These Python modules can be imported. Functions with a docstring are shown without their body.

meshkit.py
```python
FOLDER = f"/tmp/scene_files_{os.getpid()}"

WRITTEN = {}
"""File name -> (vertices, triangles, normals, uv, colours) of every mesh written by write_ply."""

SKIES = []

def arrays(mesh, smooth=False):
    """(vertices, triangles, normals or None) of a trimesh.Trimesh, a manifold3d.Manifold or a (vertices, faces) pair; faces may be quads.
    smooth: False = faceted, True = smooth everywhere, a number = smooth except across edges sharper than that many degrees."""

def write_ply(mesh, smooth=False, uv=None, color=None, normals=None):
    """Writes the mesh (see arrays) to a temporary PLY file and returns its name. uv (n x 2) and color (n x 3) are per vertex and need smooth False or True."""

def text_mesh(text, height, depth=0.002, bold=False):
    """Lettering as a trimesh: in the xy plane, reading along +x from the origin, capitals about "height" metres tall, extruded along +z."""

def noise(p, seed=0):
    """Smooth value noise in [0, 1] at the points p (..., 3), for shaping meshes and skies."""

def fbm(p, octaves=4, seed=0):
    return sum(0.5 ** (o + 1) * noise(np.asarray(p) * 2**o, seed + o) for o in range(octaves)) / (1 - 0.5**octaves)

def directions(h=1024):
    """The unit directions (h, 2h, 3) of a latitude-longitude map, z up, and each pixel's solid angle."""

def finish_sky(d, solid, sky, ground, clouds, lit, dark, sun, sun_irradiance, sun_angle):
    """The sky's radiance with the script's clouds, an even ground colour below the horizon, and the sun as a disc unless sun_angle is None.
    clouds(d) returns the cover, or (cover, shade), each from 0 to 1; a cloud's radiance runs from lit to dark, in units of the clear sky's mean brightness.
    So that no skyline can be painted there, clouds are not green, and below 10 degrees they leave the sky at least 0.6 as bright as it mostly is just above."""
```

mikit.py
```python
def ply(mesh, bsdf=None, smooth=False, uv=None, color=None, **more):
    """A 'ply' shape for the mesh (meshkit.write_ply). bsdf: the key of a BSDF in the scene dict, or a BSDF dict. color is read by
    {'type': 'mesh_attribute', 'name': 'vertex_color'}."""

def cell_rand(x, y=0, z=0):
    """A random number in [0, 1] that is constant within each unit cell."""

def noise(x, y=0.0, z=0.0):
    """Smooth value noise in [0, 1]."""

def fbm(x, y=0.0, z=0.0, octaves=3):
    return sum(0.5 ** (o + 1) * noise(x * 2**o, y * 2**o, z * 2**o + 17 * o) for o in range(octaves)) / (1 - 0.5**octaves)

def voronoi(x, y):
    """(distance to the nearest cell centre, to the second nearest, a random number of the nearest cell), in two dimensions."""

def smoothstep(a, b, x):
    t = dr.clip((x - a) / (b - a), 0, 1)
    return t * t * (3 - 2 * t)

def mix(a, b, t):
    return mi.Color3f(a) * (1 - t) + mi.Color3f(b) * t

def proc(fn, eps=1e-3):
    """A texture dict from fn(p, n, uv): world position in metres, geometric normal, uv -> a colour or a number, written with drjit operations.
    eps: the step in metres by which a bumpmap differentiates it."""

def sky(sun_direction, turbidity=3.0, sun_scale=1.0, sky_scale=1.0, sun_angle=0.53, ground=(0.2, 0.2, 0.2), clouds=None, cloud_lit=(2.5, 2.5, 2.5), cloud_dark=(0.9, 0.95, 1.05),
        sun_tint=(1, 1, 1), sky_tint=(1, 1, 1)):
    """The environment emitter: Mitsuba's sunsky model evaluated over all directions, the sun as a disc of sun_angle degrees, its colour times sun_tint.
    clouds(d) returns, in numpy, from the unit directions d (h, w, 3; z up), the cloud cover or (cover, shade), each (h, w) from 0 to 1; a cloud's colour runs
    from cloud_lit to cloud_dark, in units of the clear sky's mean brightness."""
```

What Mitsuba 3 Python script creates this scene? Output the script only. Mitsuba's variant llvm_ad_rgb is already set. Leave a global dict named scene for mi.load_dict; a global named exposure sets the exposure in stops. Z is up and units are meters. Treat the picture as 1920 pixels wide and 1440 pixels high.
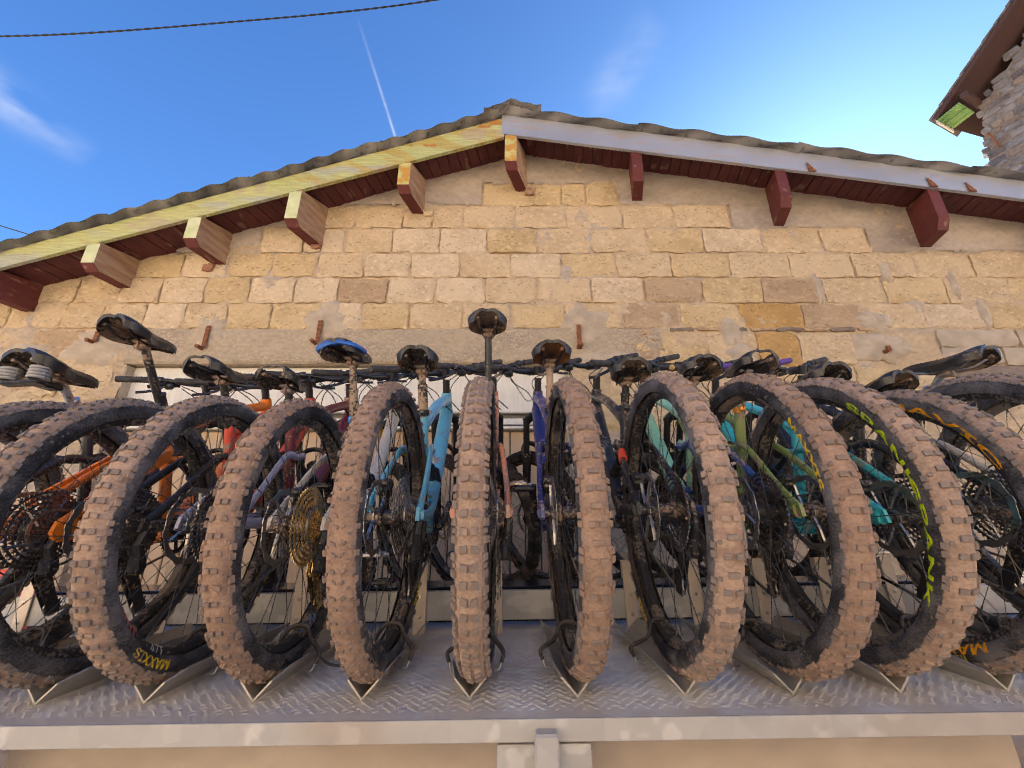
import math, random
import numpy as np, trimesh, drjit as dr, mitsuba as mi
import mikit, meshkit
from mikit import proc, noise, fbm, voronoi, smoothstep, mix

rng = np.random.default_rng(7)
random.seed(7)
PI = math.pi
T4 = mi.ScalarTransform4f
scene = {'type': 'scene'}
labels = {}

# ------------------------------------------------------------------ camera, sky, exposure
CZ, PITCH, FPX = 1.02, 0.3238, 770.2
scene['camera'] = {
    'type': 'perspective', 'fov': math.degrees(2 * math.atan(960 / FPX)), 'fov_axis': 'x',
    'near_clip': 0.02, 'far_clip': 9000.0,
    'to_world': T4().look_at(origin=[0, 0, CZ], target=[0, math.cos(PITCH), CZ + math.sin(PITCH)], up=[0, 0, 1]),
}
exposure = 3.78
SUN_EL, SUN_AZ = math.radians(32), math.radians(42)
SUN = [math.sin(SUN_AZ) * math.cos(SUN_EL), math.cos(SUN_AZ) * math.cos(SUN_EL), math.sin(SUN_EL)]


def sky_clouds(d):
    def seg(a, b, width):
        a, b = np.array(a) / np.linalg.norm(a), np.array(b) / np.linalg.norm(b)
        ab = b - a
        t = ((d - a) @ ab) / (ab @ ab)
        tc = np.clip(t, -0.3, 1.3)
        q = a + tc[..., None] * ab
        dist = np.linalg.norm(d - q / np.linalg.norm(q, axis=-1, keepdims=True), axis=-1)
        return t, dist, np.exp(-(dist / width) ** 2)
    n1 = meshkit.fbm(d * [9, 9, 26], 5, 3)
    n2 = meshkit.fbm(d * 60, 3, 5)
    t, dist, g = seg([-0.735, 0.36, 0.574], [-0.683, 0.48, 0.55], 0.022)
    c = 0.75 * g * np.clip((n1 - 0.3) * 2.6, 0, 1) * np.clip(1.25 - t, 0, 1) * np.clip(n2 + 0.35, 0, 1)
    t, dist, g = seg([-0.2699, 0.4815, 0.8338], [-0.2343, 0.6397, 0.732], 0.0019)
    c = np.maximum(c, g * np.clip(0.02 + 0.5 * t, 0, 0.6) * np.clip(n2 * 1.9, 0.45, 1))
    t, dist, g = seg([0.175, 0.59, 0.79], [0.245, 0.50, 0.83], 0.03)
    c = np.maximum(c, 0.42 * g * np.clip((n1 - 0.35) * 3.0, 0, 1) * np.clip(t + 0.3, 0, 1) * np.clip(1.25 - t, 0, 1))
    return np.clip(c, 0, 1)


scene['sky_light'] = mikit.sky(SUN, turbidity=3.0, clouds=sky_clouds, cloud_lit=(2.2, 2.2, 2.2), sky_tint=(0.50, 0.79, 1.20), sky_scale=0.55,
                               ground=(0.3, 0.26, 0.2))

# ------------------------------------------------------------------ mesh helpers (vertices, triangles)


def tri(f):
    f = np.asarray(f, int)
    return np.vstack([f[:, [0, 1, 2]], f[:, [0, 2, 3]]]) if f.shape[1] == 4 else f


def join(parts):
    vs, fs, o = [], [], 0
    for v, f in parts:
        v = np.asarray(v, float)
        vs.append(v); fs.append(tri(f) + o); o += len(v)
    return np.vstack(vs), np.vstack(fs)


def xf(m, M=None, t=None):
    v = np.asarray(m[0], float)
    if M is not None:
        v = v @ np.asarray(M).T
    if t is not None:
        v = v + np.asarray(t)
    return v, m[1]


def rx(a):
    c, s = math.cos(a), math.sin(a); return np.array([[1, 0, 0], [0, c, -s], [0, s, c]])


def ry(a):
    c, s = math.cos(a), math.sin(a); return np.array([[c, 0, s], [0, 1, 0], [-s, 0, c]])


def rz(a):
    c, s = math.cos(a), math.sin(a); return np.array([[c, -s, 0], [s, c, 0], [0, 0, 1]])


def hull(pts):
    h = trimesh.convex.convex_hull(np.asarray(pts, float))
    return np.array(h.vertices), np.array(h.faces)


def box(c, s, ch=0.0, M=None):
    """Box of size s about c, its edges chamfered by ch."""
    h = np.asarray(s, float) / 2
    S = np.array([[a, b, d] for a in (-1, 1) for b in (-1, 1) for d in (-1, 1)], float)
    if ch <= 0:
        v = S * h
        f = np.array([[0, 1, 3, 2], [4, 6, 7, 5], [0, 4, 5, 1], [2, 3, 7, 6], [0, 2, 6, 4], [1, 5, 7, 3]])
        v = v if M is None else v @ np.asarray(M).T
        return v + np.asarray(c), tri(f)
    ch = min(ch, 0.45 * h.min() * 2)
    pts = np.vstack([S * (h - ch * np.array(e)) for e in ([1, 1, 0], [1, 0, 1], [0, 1, 1])])
    v, f = hull(pts)
    v = v if M is None else v @ np.asarray(M).T
    return v + np.asarray(c), f


def bar(a, b, w, h, ch=0.0, up=(0, 0, 1)):
    """Box bar from a to b, w across, h along up."""
    a, b = np.asarray(a, float), np.asarray(b, float)
    d = b - a; L = np.linalg.norm(d); d /= L
    s = np.cross(d, up); s /= np.linalg.norm(s); u = np.cross(s, d)
    return box((a + b) / 2, (w, L, h), ch, np.stack([s, d, u], 1))


def tube(path, r, n=8, r2=None, caps=True):
    p = np.asarray(path, float); m = len(p)
    r = np.broadcast_to(np.asarray(r, float), (m,)); r2 = r if r2 is None else np.broadcast_to(np.asarray(r2, float), (m,))
    t = np.gradient(p, axis=0); t /= np.linalg.norm(t, axis=1, keepdims=True) + 1e-12
    ref = np.array([1.0, 0, 0]) if abs(t[0, 0]) < 0.9 else np.array([0, 0, 1.0])
    a = ref - t[0] * (ref @ t[0]); a /= np.linalg.norm(a)
    A = []
    for i in range(m):
        a = a - t[i] * (a @ t[i]); a /= np.linalg.norm(a) + 1e-12; A.append(a.copy())
    A = np.array(A); B = np.cross(t, A)
    th = np.arange(n) * 2 * PI / n
    v = p[:, None] + r[:, None, None] * np.cos(th)[None, :, None] * A[:, None] + r2[:, None, None] * np.sin(th)[None, :, None] * B[:, None]
    v = v.reshape(-1, 3)
    i, j = np.meshgrid(np.arange(m - 1), np.arange(n), indexing='ij')
    f = np.stack([i * n + j, i * n + (j + 1) % n, (i + 1) * n + (j + 1) % n, (i + 1) * n + j], -1).reshape(-1, 4)
    f = tri(f)
    if caps:
        v = np.vstack([v, p[0], p[-1]]); k = np.arange(n)
        f = np.vstack([f, np.stack([np.full(n, m * n), (k + 1) % n, k], 1), np.stack([np.full(n, m * n + 1), (m - 1) * n + k, (m - 1) * n + (k + 1) % n], 1)])
    return v, f


def spline(pts, n=24):
    p = np.asarray(pts, float); m = len(p)
    q = np.vstack([2 * p[0] - p[1], p, 2 * p[-1] - p[-2]])
    out = []
    for i in range(m - 1):
        for s in np.linspace(0, 1, max(2, n // (m - 1)), endpoint=False):
            a, b, c, d = q[i:i + 4]
            out.append(0.5 * (2 * b + (c - a) * s + (2 * a - 5 * b + 4 * c - d) * s * s + (3 * b - a - 3 * c + d) * s ** 3))
    out.append(p[-1])
    return np.array(out)


def lathe_x(prof, n=32, closed=False):
    """prof: (x, r) pairs turned about the x axis."""
    pr = np.asarray(prof, float); m = len(pr)
    th = np.arange(n) * 2 * PI / n
    v = np.stack([np.repeat(pr[:, 0], n), np.outer(pr[:, 1], np.cos(th)).ravel(), np.outer(pr[:, 1], np.sin(th)).ravel()], 1)
    M = m if closed else m - 1
    i, j = np.meshgrid(np.arange(M), np.arange(n), indexing='ij'); i2 = (i + 1) % m
    f = np.stack([i * n + j, i2 * n + j, i2 * n + (j + 1) % n, i * n + (j + 1) % n], -1).reshape(-1, 4)
    return v, tri(f)


def gear(x, rad, teeth, th=0.0022, depth=0.0055, inner=None, c=(0, 0)):
    k = teeth * 4
    a = np.arange(k) * 2 * PI / k
    r = rad + np.tile([0, 0, depth, depth], teeth) - depth * 0.5
    a = a + np.tile([0.0, 0.0, 0.25, -0.25], teeth) * 2 * PI / k
    ri = np.full(k, rad * 0.6 if inner is None else inner)
    def ring(rr, xx): return np.stack([np.full(k, xx), c[0] + rr * np.cos(a), c[1] + rr * np.sin(a)], 1)
    v = np.vstack([ring(r, x - th / 2), ring(r, x + th / 2), ring(ri, x + th / 2), ring(ri, x - th / 2)])
    i = np.arange(k); j = (i + 1) % k; f = []
    for q in range(4):
        a0, b0 = q * k, ((q + 1) % 4) * k
        f.append(np.stack([a0 + i, a0 + j, b0 + j, b0 + i], 1))
    return v, tri(np.vstack(f))


def grid_mesh(X, Y, Z, keep=None):
    """Surface of 2-d arrays; keep: cells to hold (n-1, m-1)."""
    n, m = X.shape
    i, j = np.meshgrid(np.arange(n - 1), np.arange(m - 1), indexing='ij')
    f = np.stack([i * m + j, i * m + j + 1, (i + 1) * m + j + 1, (i + 1) * m + j], -1)
    f = f[keep] if keep is not None else f.reshape(-1, 4)
    v = np.stack([X, Y, Z], -1).reshape(-1, 3)
    f = tri(f)
    used = np.unique(f); mp = np.full(len(v), -1); mp[used] = np.arange(len(used))
    return v[used], mp[f]


def mesh(m, smooth=False, uv=None):
    return mikit.ply(m if not isinstance(m, list) else join(m), None, smooth, uv)


used_names = {}


def key_for(k):
    if k not in scene and k not in used_names:
        used_names[k] = 1; return k
    while True:
        n = used_names.get(k, 1); used_names[k] = n + 1
        q = f'{k}_{n:03d}'
        if q not in scene and q not in used_names:
            return q


def put(k, shape, bsdf, to_world=None):
    k = key_for(k)
    s = {**shape, 'bsdf': {'type': 'ref', 'id': bsdf}}
    if to_world is not None:
        s['to_world'] = T4(to_world)
    scene[k] = s
    return k


def tag(k, label=None, cat=None, group=None, kind=None):
    e = labels.setdefault(k, {})
    if label: e['label'] = label
    if cat: e['category'] = cat
    if group: e['group'] = group
    if kind: e['kind'] = kind
    return k


def thing(name, label, cat, group=None):
    k = key_for(name)
    return tag(k, label, cat, group)


# ------------------------------------------------------------------ materials
def mat(name, color, rough=0.8, metal=0.0, spec=0.5, bump=None, scale=0.01, eps=1e-3, **kw):
    b = {'type': 'principled', 'base_color': color if isinstance(color, dict) else {'type': 'rgb', 'value': list(color)},
         'roughness': rough if isinstance(rough, dict) else float(rough), 'metallic': float(metal), 'specular': float(spec), **kw}
    if bump is not None:
        b = {'type': 'bumpmap', 'arbitrary': proc(bump, eps), 'scale': float(scale), 'bsdf': b}
    scene[name] = {'type': 'twosided', 'bsdf': b}


def opq(c): return mi.Color3f(*[dr.opaque(mi.Float, float(q)) for q in c])   # the alike materials then share compiled code


MUD = (0.36, 0.255, 0.193)
DUST = (0.34, 0.26, 0.19)


def mottle(a, b, sx, sy, sz):
    a, b, sx, sy, sz = opq(a), opq(b), *(dr.opaque(mi.Float, float(q)) for q in (sx, sy, sz))

    def fn(p, n, uv):
        return mix(a, b, smoothstep(0.2, 0.8, fbm(p.x * sx, p.y * sy, p.z * sz, 3)))
    return proc(fn)


def block_fn(base, dark, seed):
    base, dark, seed = opq(base), opq(dark), dr.opaque(mi.Float, seed)

    def fn(p, n, uv):
        a = fbm(p.x * 5 + seed, p.y * 5, p.z * 5, 3)
        b = fbm(p.x * 38 + seed, p.y * 30, p.z * 38, 3)
        pores = 0.6 * smoothstep(0.66, 0.78, noise(p.x * 62 + seed, p.y * 40, p.z * 62)) * smoothstep(0.4, 0.62, fbm(p.x * 16, seed, p.z * 16, 2))
        c = mix(dark, base, smoothstep(0.28, 0.62, a * 0.55 + b * 0.45))
        c = mix(c, mi.Color3f(base) * 1.16, smoothstep(0.55, 0.8, b))
        return mix(c, mi.Color3f(dark) * 0.55, pores)
    return proc(fn)


def block_bump(p, n, uv):
    return fbm(p.x * 26, p.y * 26, p.z * 26, 3) + 0.9 * smoothstep(0.70, 0.6, noise(p.x * 62, p.y * 40, p.z * 62))


mat('block_tan', block_fn((0.56, 0.44, 0.285), (0.48, 0.365, 0.225), 0.0), 0.95, spec=0.1, bump=block_bump, scale=0.011)
mat('block_pale', block_fn((0.60, 0.485, 0.335), (0.51, 0.40, 0.265), 9.0), 0.95, spec=0.1, bump=block_bump, scale=0.011)
mat('block_ochre', block_fn((0.55, 0.425, 0.25), (0.46, 0.34, 0.185), 21.0), 0.95, spec=0.1, bump=block_bump, scale=0.011)
mat('block_brown', block_fn((0.44, 0.325, 0.21), (0.36, 0.26, 0.165), 33.0), 0.95, spec=0.1, bump=block_bump, scale=0.011)
mat('block_stained', block_fn((0.48, 0.31, 0.13), (0.40, 0.25, 0.10), 41.0), 0.95, spec=0.1, bump=block_bump, scale=0.011)


def mortar_fn(p, n, uv):
    a = fbm(p.x * 3, p.y, p.z * 3, 3); b = fbm(p.x * 45, p.y * 45, p.z * 45, 3)
    c = mix((0.44, 0.335, 0.215), (0.54, 0.43, 0.29), a)
    c = mix(c, (0.43, 0.36, 0.29), smoothstep(0.5, 0.72, fbm(p.x * 1.7 + 5, p.y, p.z * 2.2, 3)))
    return c * (0.78 + 0.45 * b)


mat('mortar', proc(mortar_fn), 0.97, spec=0.1, bump=block_bump, scale=0.010)


def plaster_fn(p, n, uv):
    a = fbm(p.x * 2.2, p.y, p.z * 4, 4); b = fbm(p.x * 30, p.y * 30, p.z * 30, 3)
    c = mix((0.33, 0.275, 0.22), (0.43, 0.365, 0.30), smoothstep(0.3, 0.7, a))
    return c * (0.8 + 0.4 * b)


mat('plaster', proc(plaster_fn), 0.95, spec=0.15, bump=lambda p, n, uv: fbm(p.x * 40, p.y * 40, p.z * 40, 4), scale=0.012)


def concrete_fn(p, n, uv):
    a = fbm(p.x * 2.5, p.y, p.z * 6, 4); g = noise(p.x * 95, p.y * 60, p.z * 95); h = noise(p.x * 50 + 7, p.y * 60, p.z * 50)
    rough = smoothstep(0.42, 0.6, fbm(p.x * 1.6 + 3, p.y, p.z * 3.2, 3))
    c = mix((0.37, 0.305, 0.225), (0.45, 0.375, 0.27), a)
    c = mix(c, mix((0.22, 0.17, 0.12), (0.52, 0.44, 0.34), g), rough * 0.75)
    return c * (0.85 + 0.3 * h)


mat('concrete', proc(concrete_fn), 0.95, spec=0.15, bump=lambda p, n, uv: noise(p.x * 95, p.y * 60, p.z * 95) + fbm(p.x * 30, p.y * 30, p.z * 30, 3), scale=0.008)
mat('cement', mottle((0.38, 0.315, 0.235), (0.47, 0.395, 0.30), 12, 12, 12), 0.93, spec=0.15,
    bump=lambda p, n, uv: fbm(p.x * 50, p.y * 50, p.z * 50, 3), scale=0.005)


def stone_fn(base, seed):
    base, seed = opq(base), dr.opaque(mi.Float, float(seed))

    def fn(p, n, uv):
        a = fbm(p.x * 4 + seed, p.y * 4, p.z * 6, 4); b = fbm(p.x * 25, p.y * 25 + seed, p.z * 25, 3)
        return mix(mi.Color3f(base) * 0.68, mi.Color3f(base) * 1.25, smoothstep(0.25, 0.75, a * 0.6 + b * 0.4))
    return proc(fn)


def stone_bump(p, n, uv): return fbm(p.x * 12, p.y * 12, p.z * 18, 4)


mat('stone_grey', stone_fn((0.21, 0.20, 0.195), 0), 0.9, spec=0.2, bump=stone_bump, scale=0.03)
mat('stone_brown', stone_fn((0.225, 0.18, 0.145), 5), 0.9, spec=0.2, bump=stone_bump, scale=0.03)
mat('stone_dark', stone_fn((0.14, 0.128, 0.125), 11), 0.9, spec=0.2, bump=stone_bump, scale=0.03)
mat('stone_joint', mottle((0.17, 0.145, 0.12), (0.25, 0.215, 0.18), 20, 20, 20), 0.95, spec=0.1)


def fascia_fn(p, n, uv):
    a = fbm(p.x * 3, p.y, p.z * 12, 4); b = fbm(p.x * 4 + 4, p.y, p.z * 11 + p.x * 3.8, 4); g = noise(p.x * 12, 3.0, p.z * 190)
    c = mix((0.43, 0.49, 0.20), (0.54, 0.52, 0.25), a)
    c = mix(c, (0.40, 0.42, 0.38), smoothstep(0.55, 0.68, fbm(p.x * 2 + 9, p.y, p.z * 6, 3)) * 0.7)
    w = smoothstep(-2.1, -1.6, p.x) * 0.24 - 0.06
    c = mix(c, (0.44, 0.35, 0.11), smoothstep(0.56, 0.74, b + w) * 0.85)
    c = mix(c, (0.42, 0.20, 0.05), smoothstep(0.80, 0.85, fbm(p.x * 7 + 14, p.y, p.z * 11, 4) + w * 0.7))
    c = mix(c, (0.45, 0.37, 0.27), smoothstep(0.62, 0.68, fbm(p.x * 5 + 31, p.y, p.z * 5, 3)) * 0.6)
    return c * (0.66 + 0.36 * g)


mat('fascia_paint', proc(fascia_fn), 0.7, spec=0.3, bump=lambda p, n, uv: fbm(p.x * 10, p.y * 40, p.z * 120, 3), scale=0.003)


def flash_fn(p, n, uv):
    a = fbm(p.x * 2, p.y, p.z * 3, 3); b = fbm(p.x * 6, p.y, p.z * 30, 3)
    c = mix((0.32, 0.34, 0.385), (0.42, 0.44, 0.47), a)
    return mix(c, (0.44, 0.35, 0.27), smoothstep(0.6, 0.74, b) * 0.6)


mat('flashing', proc(flash_fn), 0.42, metal=0.35, spec=0.5, bump=lambda p, n, uv: fbm(p.x * 3.0, p.y * 3, p.z * 4, 2), scale=0.02)


def redwood_fn(base):
    def fn(p, n, uv):
        a = fbm(p.x * 6, p.y * 6, p.z * 6, 3); b = noise(p.x * 70, p.y * 8, p.z * 70)
        c = mix(mi.Color3f(base) * 0.7, mi.Color3f(base) * 1.3, a)
        return mix(c, (0.25, 0.16, 0.11), smoothstep(0.66, 0.78, fbm(p.x * 18, p.y * 9, p.z * 18, 3)) * 0.5) * (0.85 + 0.3 * b)
    return proc(fn)


mat('soffit_red', redwood_fn((0.105, 0.030, 0.030)), 0.6, spec=0.35)
mat('beam_red', redwood_fn((0.115, 0.028, 0.025)), 0.6, spec=0.3)
mat('beam_brown', mottle((0.26, 0.15, 0.09), (0.38, 0.26, 0.17), 30, 5, 30), 0.8, spec=0.2)
mat('beam_green', mottle((0.47, 0.52, 0.26), (0.58, 0.60, 0.36), 14, 14, 14), 0.65, spec=0.3)
mat('beam_yellow', proc(lambda p, n, uv: mix((0.48, 0.45, 0.17), (0.46, 0.25, 0.05), smoothstep(0.42, 0.6, fbm(p.x * 16, p.y * 16, p.z * 16, 3)))), 0.65, spec=0.3)
mat('brick_red', mottle((0.27, 0.13, 0.08), (0.36, 0.2, 0.13), 30, 30, 30), 0.9, spec=0.1)


def roof_fn(p, n, uv):
    a = fbm(p.x * 3, p.y * 3, p.z * 3, 4); b = fbm(p.x * 22, p.y * 22, p.z * 22, 3)
    c = mix((0.15, 0.146, 0.142), (0.31, 0.295, 0.28), smoothstep(0.3, 0.7, a))
    return mix(c, (0.07, 0.065, 0.055), smoothstep(0.55, 0.75, b) * 0.6)


mat('roof_sheet', proc(roof_fn), 0.85, spec=0.2, bump=lambda p, n, uv: fbm(p.x * 40, p.y * 40, p.z * 40, 3), scale=0.003)
mat('rust', mottle((0.13, 0.05, 0.025), (0.27, 0.12, 0.06), 60, 60, 60), 0.85, spec=0.2)
mat('panel_white', proc(lambda p, n, uv: mix((0.60, 0.585, 0.53), (0.70, 0.685, 0.63), fbm(p.x * 3, p.y, p.z * 9, 4)) * (0.92 + 0.1 * noise(p.x * 60, 1.0, p.z * 6))), 0.6, spec=0.3)
mat('slot_grey', (0.18, 0.17, 0.15), 0.7)
mat('door_tan', mottle((0.40, 0.28, 0.17), (0.47, 0.34, 0.22), 6, 1, 2), 0.55, spec=0.35)
mat('wood_dark', (0.06, 0.03, 0.025), 0.7)
mat('eave_green', mottle((0.10, 0.23, 0.07), (0.19, 0.33, 0.11), 4, 4, 4), 0.6)
mat('slate', mottle((0.10, 0.095, 0.10), (0.19, 0.175, 0.175), 9, 9, 9), 0.7)


def galv_fn(p, n, uv):
    f1, f2, r = voronoi(p.x * 22 + p.y * 9, p.z * 22 + p.y * 18)
    a = fbm(p.x * 7, p.y * 7, p.z * 7, 4)
    c = mix((0.38, 0.37, 0.35), (0.48, 0.47, 0.44), r * 0.45 + a * 0.55)
    c = mix(c, (0.66, 0.64, 0.60), smoothstep(0.58, 0.66, fbm(p.x * 16 + 4, p.y * 16, p.z * 16, 3)) * 0.45)
    return mix(c, DUST, smoothstep(0.5, 0.75, fbm(p.x * 3 + 8, p.y * 3, p.z * 3, 3)) * 0.45)


mat('galvanised', proc(galv_fn), 0.52, metal=0.25, spec=0.5, bump=lambda p, n, uv: fbm(p.x * 30, p.y * 30, p.z * 30, 2), scale=0.0012)
mat('galv_beige', mottle((0.62, 0.51, 0.385), (0.72, 0.61, 0.48), 20, 20, 8), 0.45, metal=0.2, spec=0.5)


def deck_fn(p, n, uv):
    a = fbm(p.x * 2.4, p.y * 2.4, 0.0, 4); b = fbm(p.x * 26, p.y * 26, 2.0, 3)
    c = mix((0.62, 0.615, 0.60), (0.75, 0.745, 0.72), b)
    near_tray = dr.abs((p.x + 0.0928) / 0.2372 - dr.floor((p.x + 0.0928) / 0.2372 + 0.5))
    dust = smoothstep(0.45, 0.68, a * 0.75 + b * 0.35 + 0.13 * smoothstep(0.36, 0.05, near_tray))
    return mix(c, (0.46, 0.39, 0.325), dust * 0.55)


mat('tread_plate', proc(deck_fn), proc(lambda p, n, uv: 0.33 + 0.32 * fbm(p.x * 5, p.y * 5, 0.0, 4)), metal=0.15, spec=0.6)
mat('tray_steel', proc(lambda p, n, uv: mix((0.40, 0.38, 0.34), (0.50, 0.48, 0.44), fbm(p.x * 18, p.y * 18, p.z * 18, 4)) * (0.75 + 0.4 * fbm(p.x * 70, p.y * 10, p.z * 70, 2))), 0.42, metal=0.6)
mat('black_gloss', (0.012, 0.012, 0.014), 0.18, spec=0.6)
mat('skirt_beige', mottle((0.36, 0.29, 0.22), (0.45, 0.37, 0.29), 6, 3, 9), 0.6)
mat('bolt_steel', (0.55, 0.5, 0.42), 0.35, metal=0.9)


def ground_fn(p, n, uv):
    a = fbm(p.x * 0.7, p.y * 0.7, 0.0, 4); b = fbm(p.x * 14, p.y * 14, 0.0, 4)
    return mix((0.56, 0.48, 0.38), (0.70, 0.62, 0.51), a * 0.6 + b * 0.4)


mat('ground_earth', proc(ground_fn), 0.97, spec=0.1, bump=lambda p, n, uv: fbm(p.x * 20, p.y * 20, p.z * 20, 3), scale=0.02)
mat('hill_green', mottle((0.06, 0.08, 0.06), (0.13, 0.14, 0.11), 0.02, 0.02, 0.02), 0.95, spec=0.1)
mat('stucco_cream', mottle((0.74, 0.69, 0.61), (0.82, 0.78, 0.71), 1.3, 1.3, 1.3), 0.95, spec=0.1)
mat('window_glass_dark', (0.04, 0.05, 0.06), 0.1)
mat('shutter_brown', (0.15, 0.09, 0.05), 0.7)

# bicycle materials


def tyre_fns(mud_c, worn_c, cake):
    MUD, worn_c, cake = opq(mud_c), opq(worn_c), dr.opaque(mi.Float, float(cake))

    def tyre_fn(p, n, uv):
        v = dr.abs(uv.y)
        m = smoothstep(0.352, 0.318, v + (noise(p.x * 110, p.y * 110, p.z * 110) - 0.5) * 0.05 + (noise(p.x * 300, p.y * 300, p.z * 300) - 0.5) * 0.04)
        d = fbm(p.x * 16, p.y * 16, p.z * 16, 4); e = noise(p.x * 300, p.y * 300, p.z * 300)
        rub = mix((0.024, 0.024, 0.027), (0.15, 0.14, 0.14), smoothstep(0.30, 0.80, d * 0.8 + e * 0.22))
        clods = smoothstep(0.74, 0.80, noise(p.x * 120 + 3, p.y * 120, p.z * 120) * 0.55 + fbm(p.x * 9, p.y * 9, p.z * 9, 2) * 0.55)
        rub = mix(rub, (0.20, 0.14, 0.10), clods * 0.7)
        mud = mix(MUD * 0.66, MUD * 1.16, smoothstep(0.15, 0.85, fbm(p.x * 22, p.y * 22, p.z * 22, 3) * 0.6 + noise(p.x * 240, p.y * 240, p.z * 240) * 0.4))
        mud = mix(mud, (0.22, 0.135, 0.095), smoothstep(0.5, 0.8, noise(p.x * 60, p.y * 60, p.z * 60) * 0.5 + fbm(p.x * 5, p.y * 5, p.z * 5, 2) * 0.5) * 0.6)
        return mix(rub, mud, m)

    def knob_fn(p, n, uv):
        d = fbm(p.x * 55, p.y * 55, p.z * 55, 3); e = noise(p.x * 230, p.y * 230, p.z * 230)
        worn = worn_c * (0.75 + 0.5 * (d * 0.7 + e * 0.3))
        caked = smoothstep(cake, cake + 0.14, noise(p.x * 36, p.y * 36, p.z * 36) * 0.5 + fbm(p.x * 6, p.y * 6, p.z * 6, 2) * 0.5)
        return mix(worn, MUD * 0.92, caked * 0.85)
    return proc(tyre_fn), proc(knob_fn)


for nm, mc, wc, ck_ in (('', MUD, (0.205, 0.163, 0.138), 0.52), ('_grey', (0.285, 0.205, 0.160), (0.17, 0.145, 0.13), 0.60), ('_red', (0.305, 0.205, 0.15), (0.20, 0.15, 0.122), 0.50)):
    f1_, f2_ = tyre_fns(mc, wc, ck_)
    mat('tyre_rubber' + nm, f1_, 0.85, spec=0.3)
    mat('tread_mud' + nm, f2_, 0.8, spec=0.35)


def tyre_clean_fn(p, n, uv):
    d = fbm(p.x * 20, p.y * 20, p.z * 20, 4); e = noise(p.x * 200, p.y * 200, p.z * 200)
    c = mix((0.022, 0.021, 0.021), (0.13, 0.10, 0.08), smoothstep(0.4, 0.85, d * 0.8 + e * 0.25))
    return mix(c, (0.25, 0.17, 0.12), smoothstep(0.62, 0.7, fbm(p.x * 11 + 2, p.y * 11, p.z * 11, 3)) * 0.7)


mat('tyre_dusty', proc(tyre_clean_fn), 0.85, spec=0.3)


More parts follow.
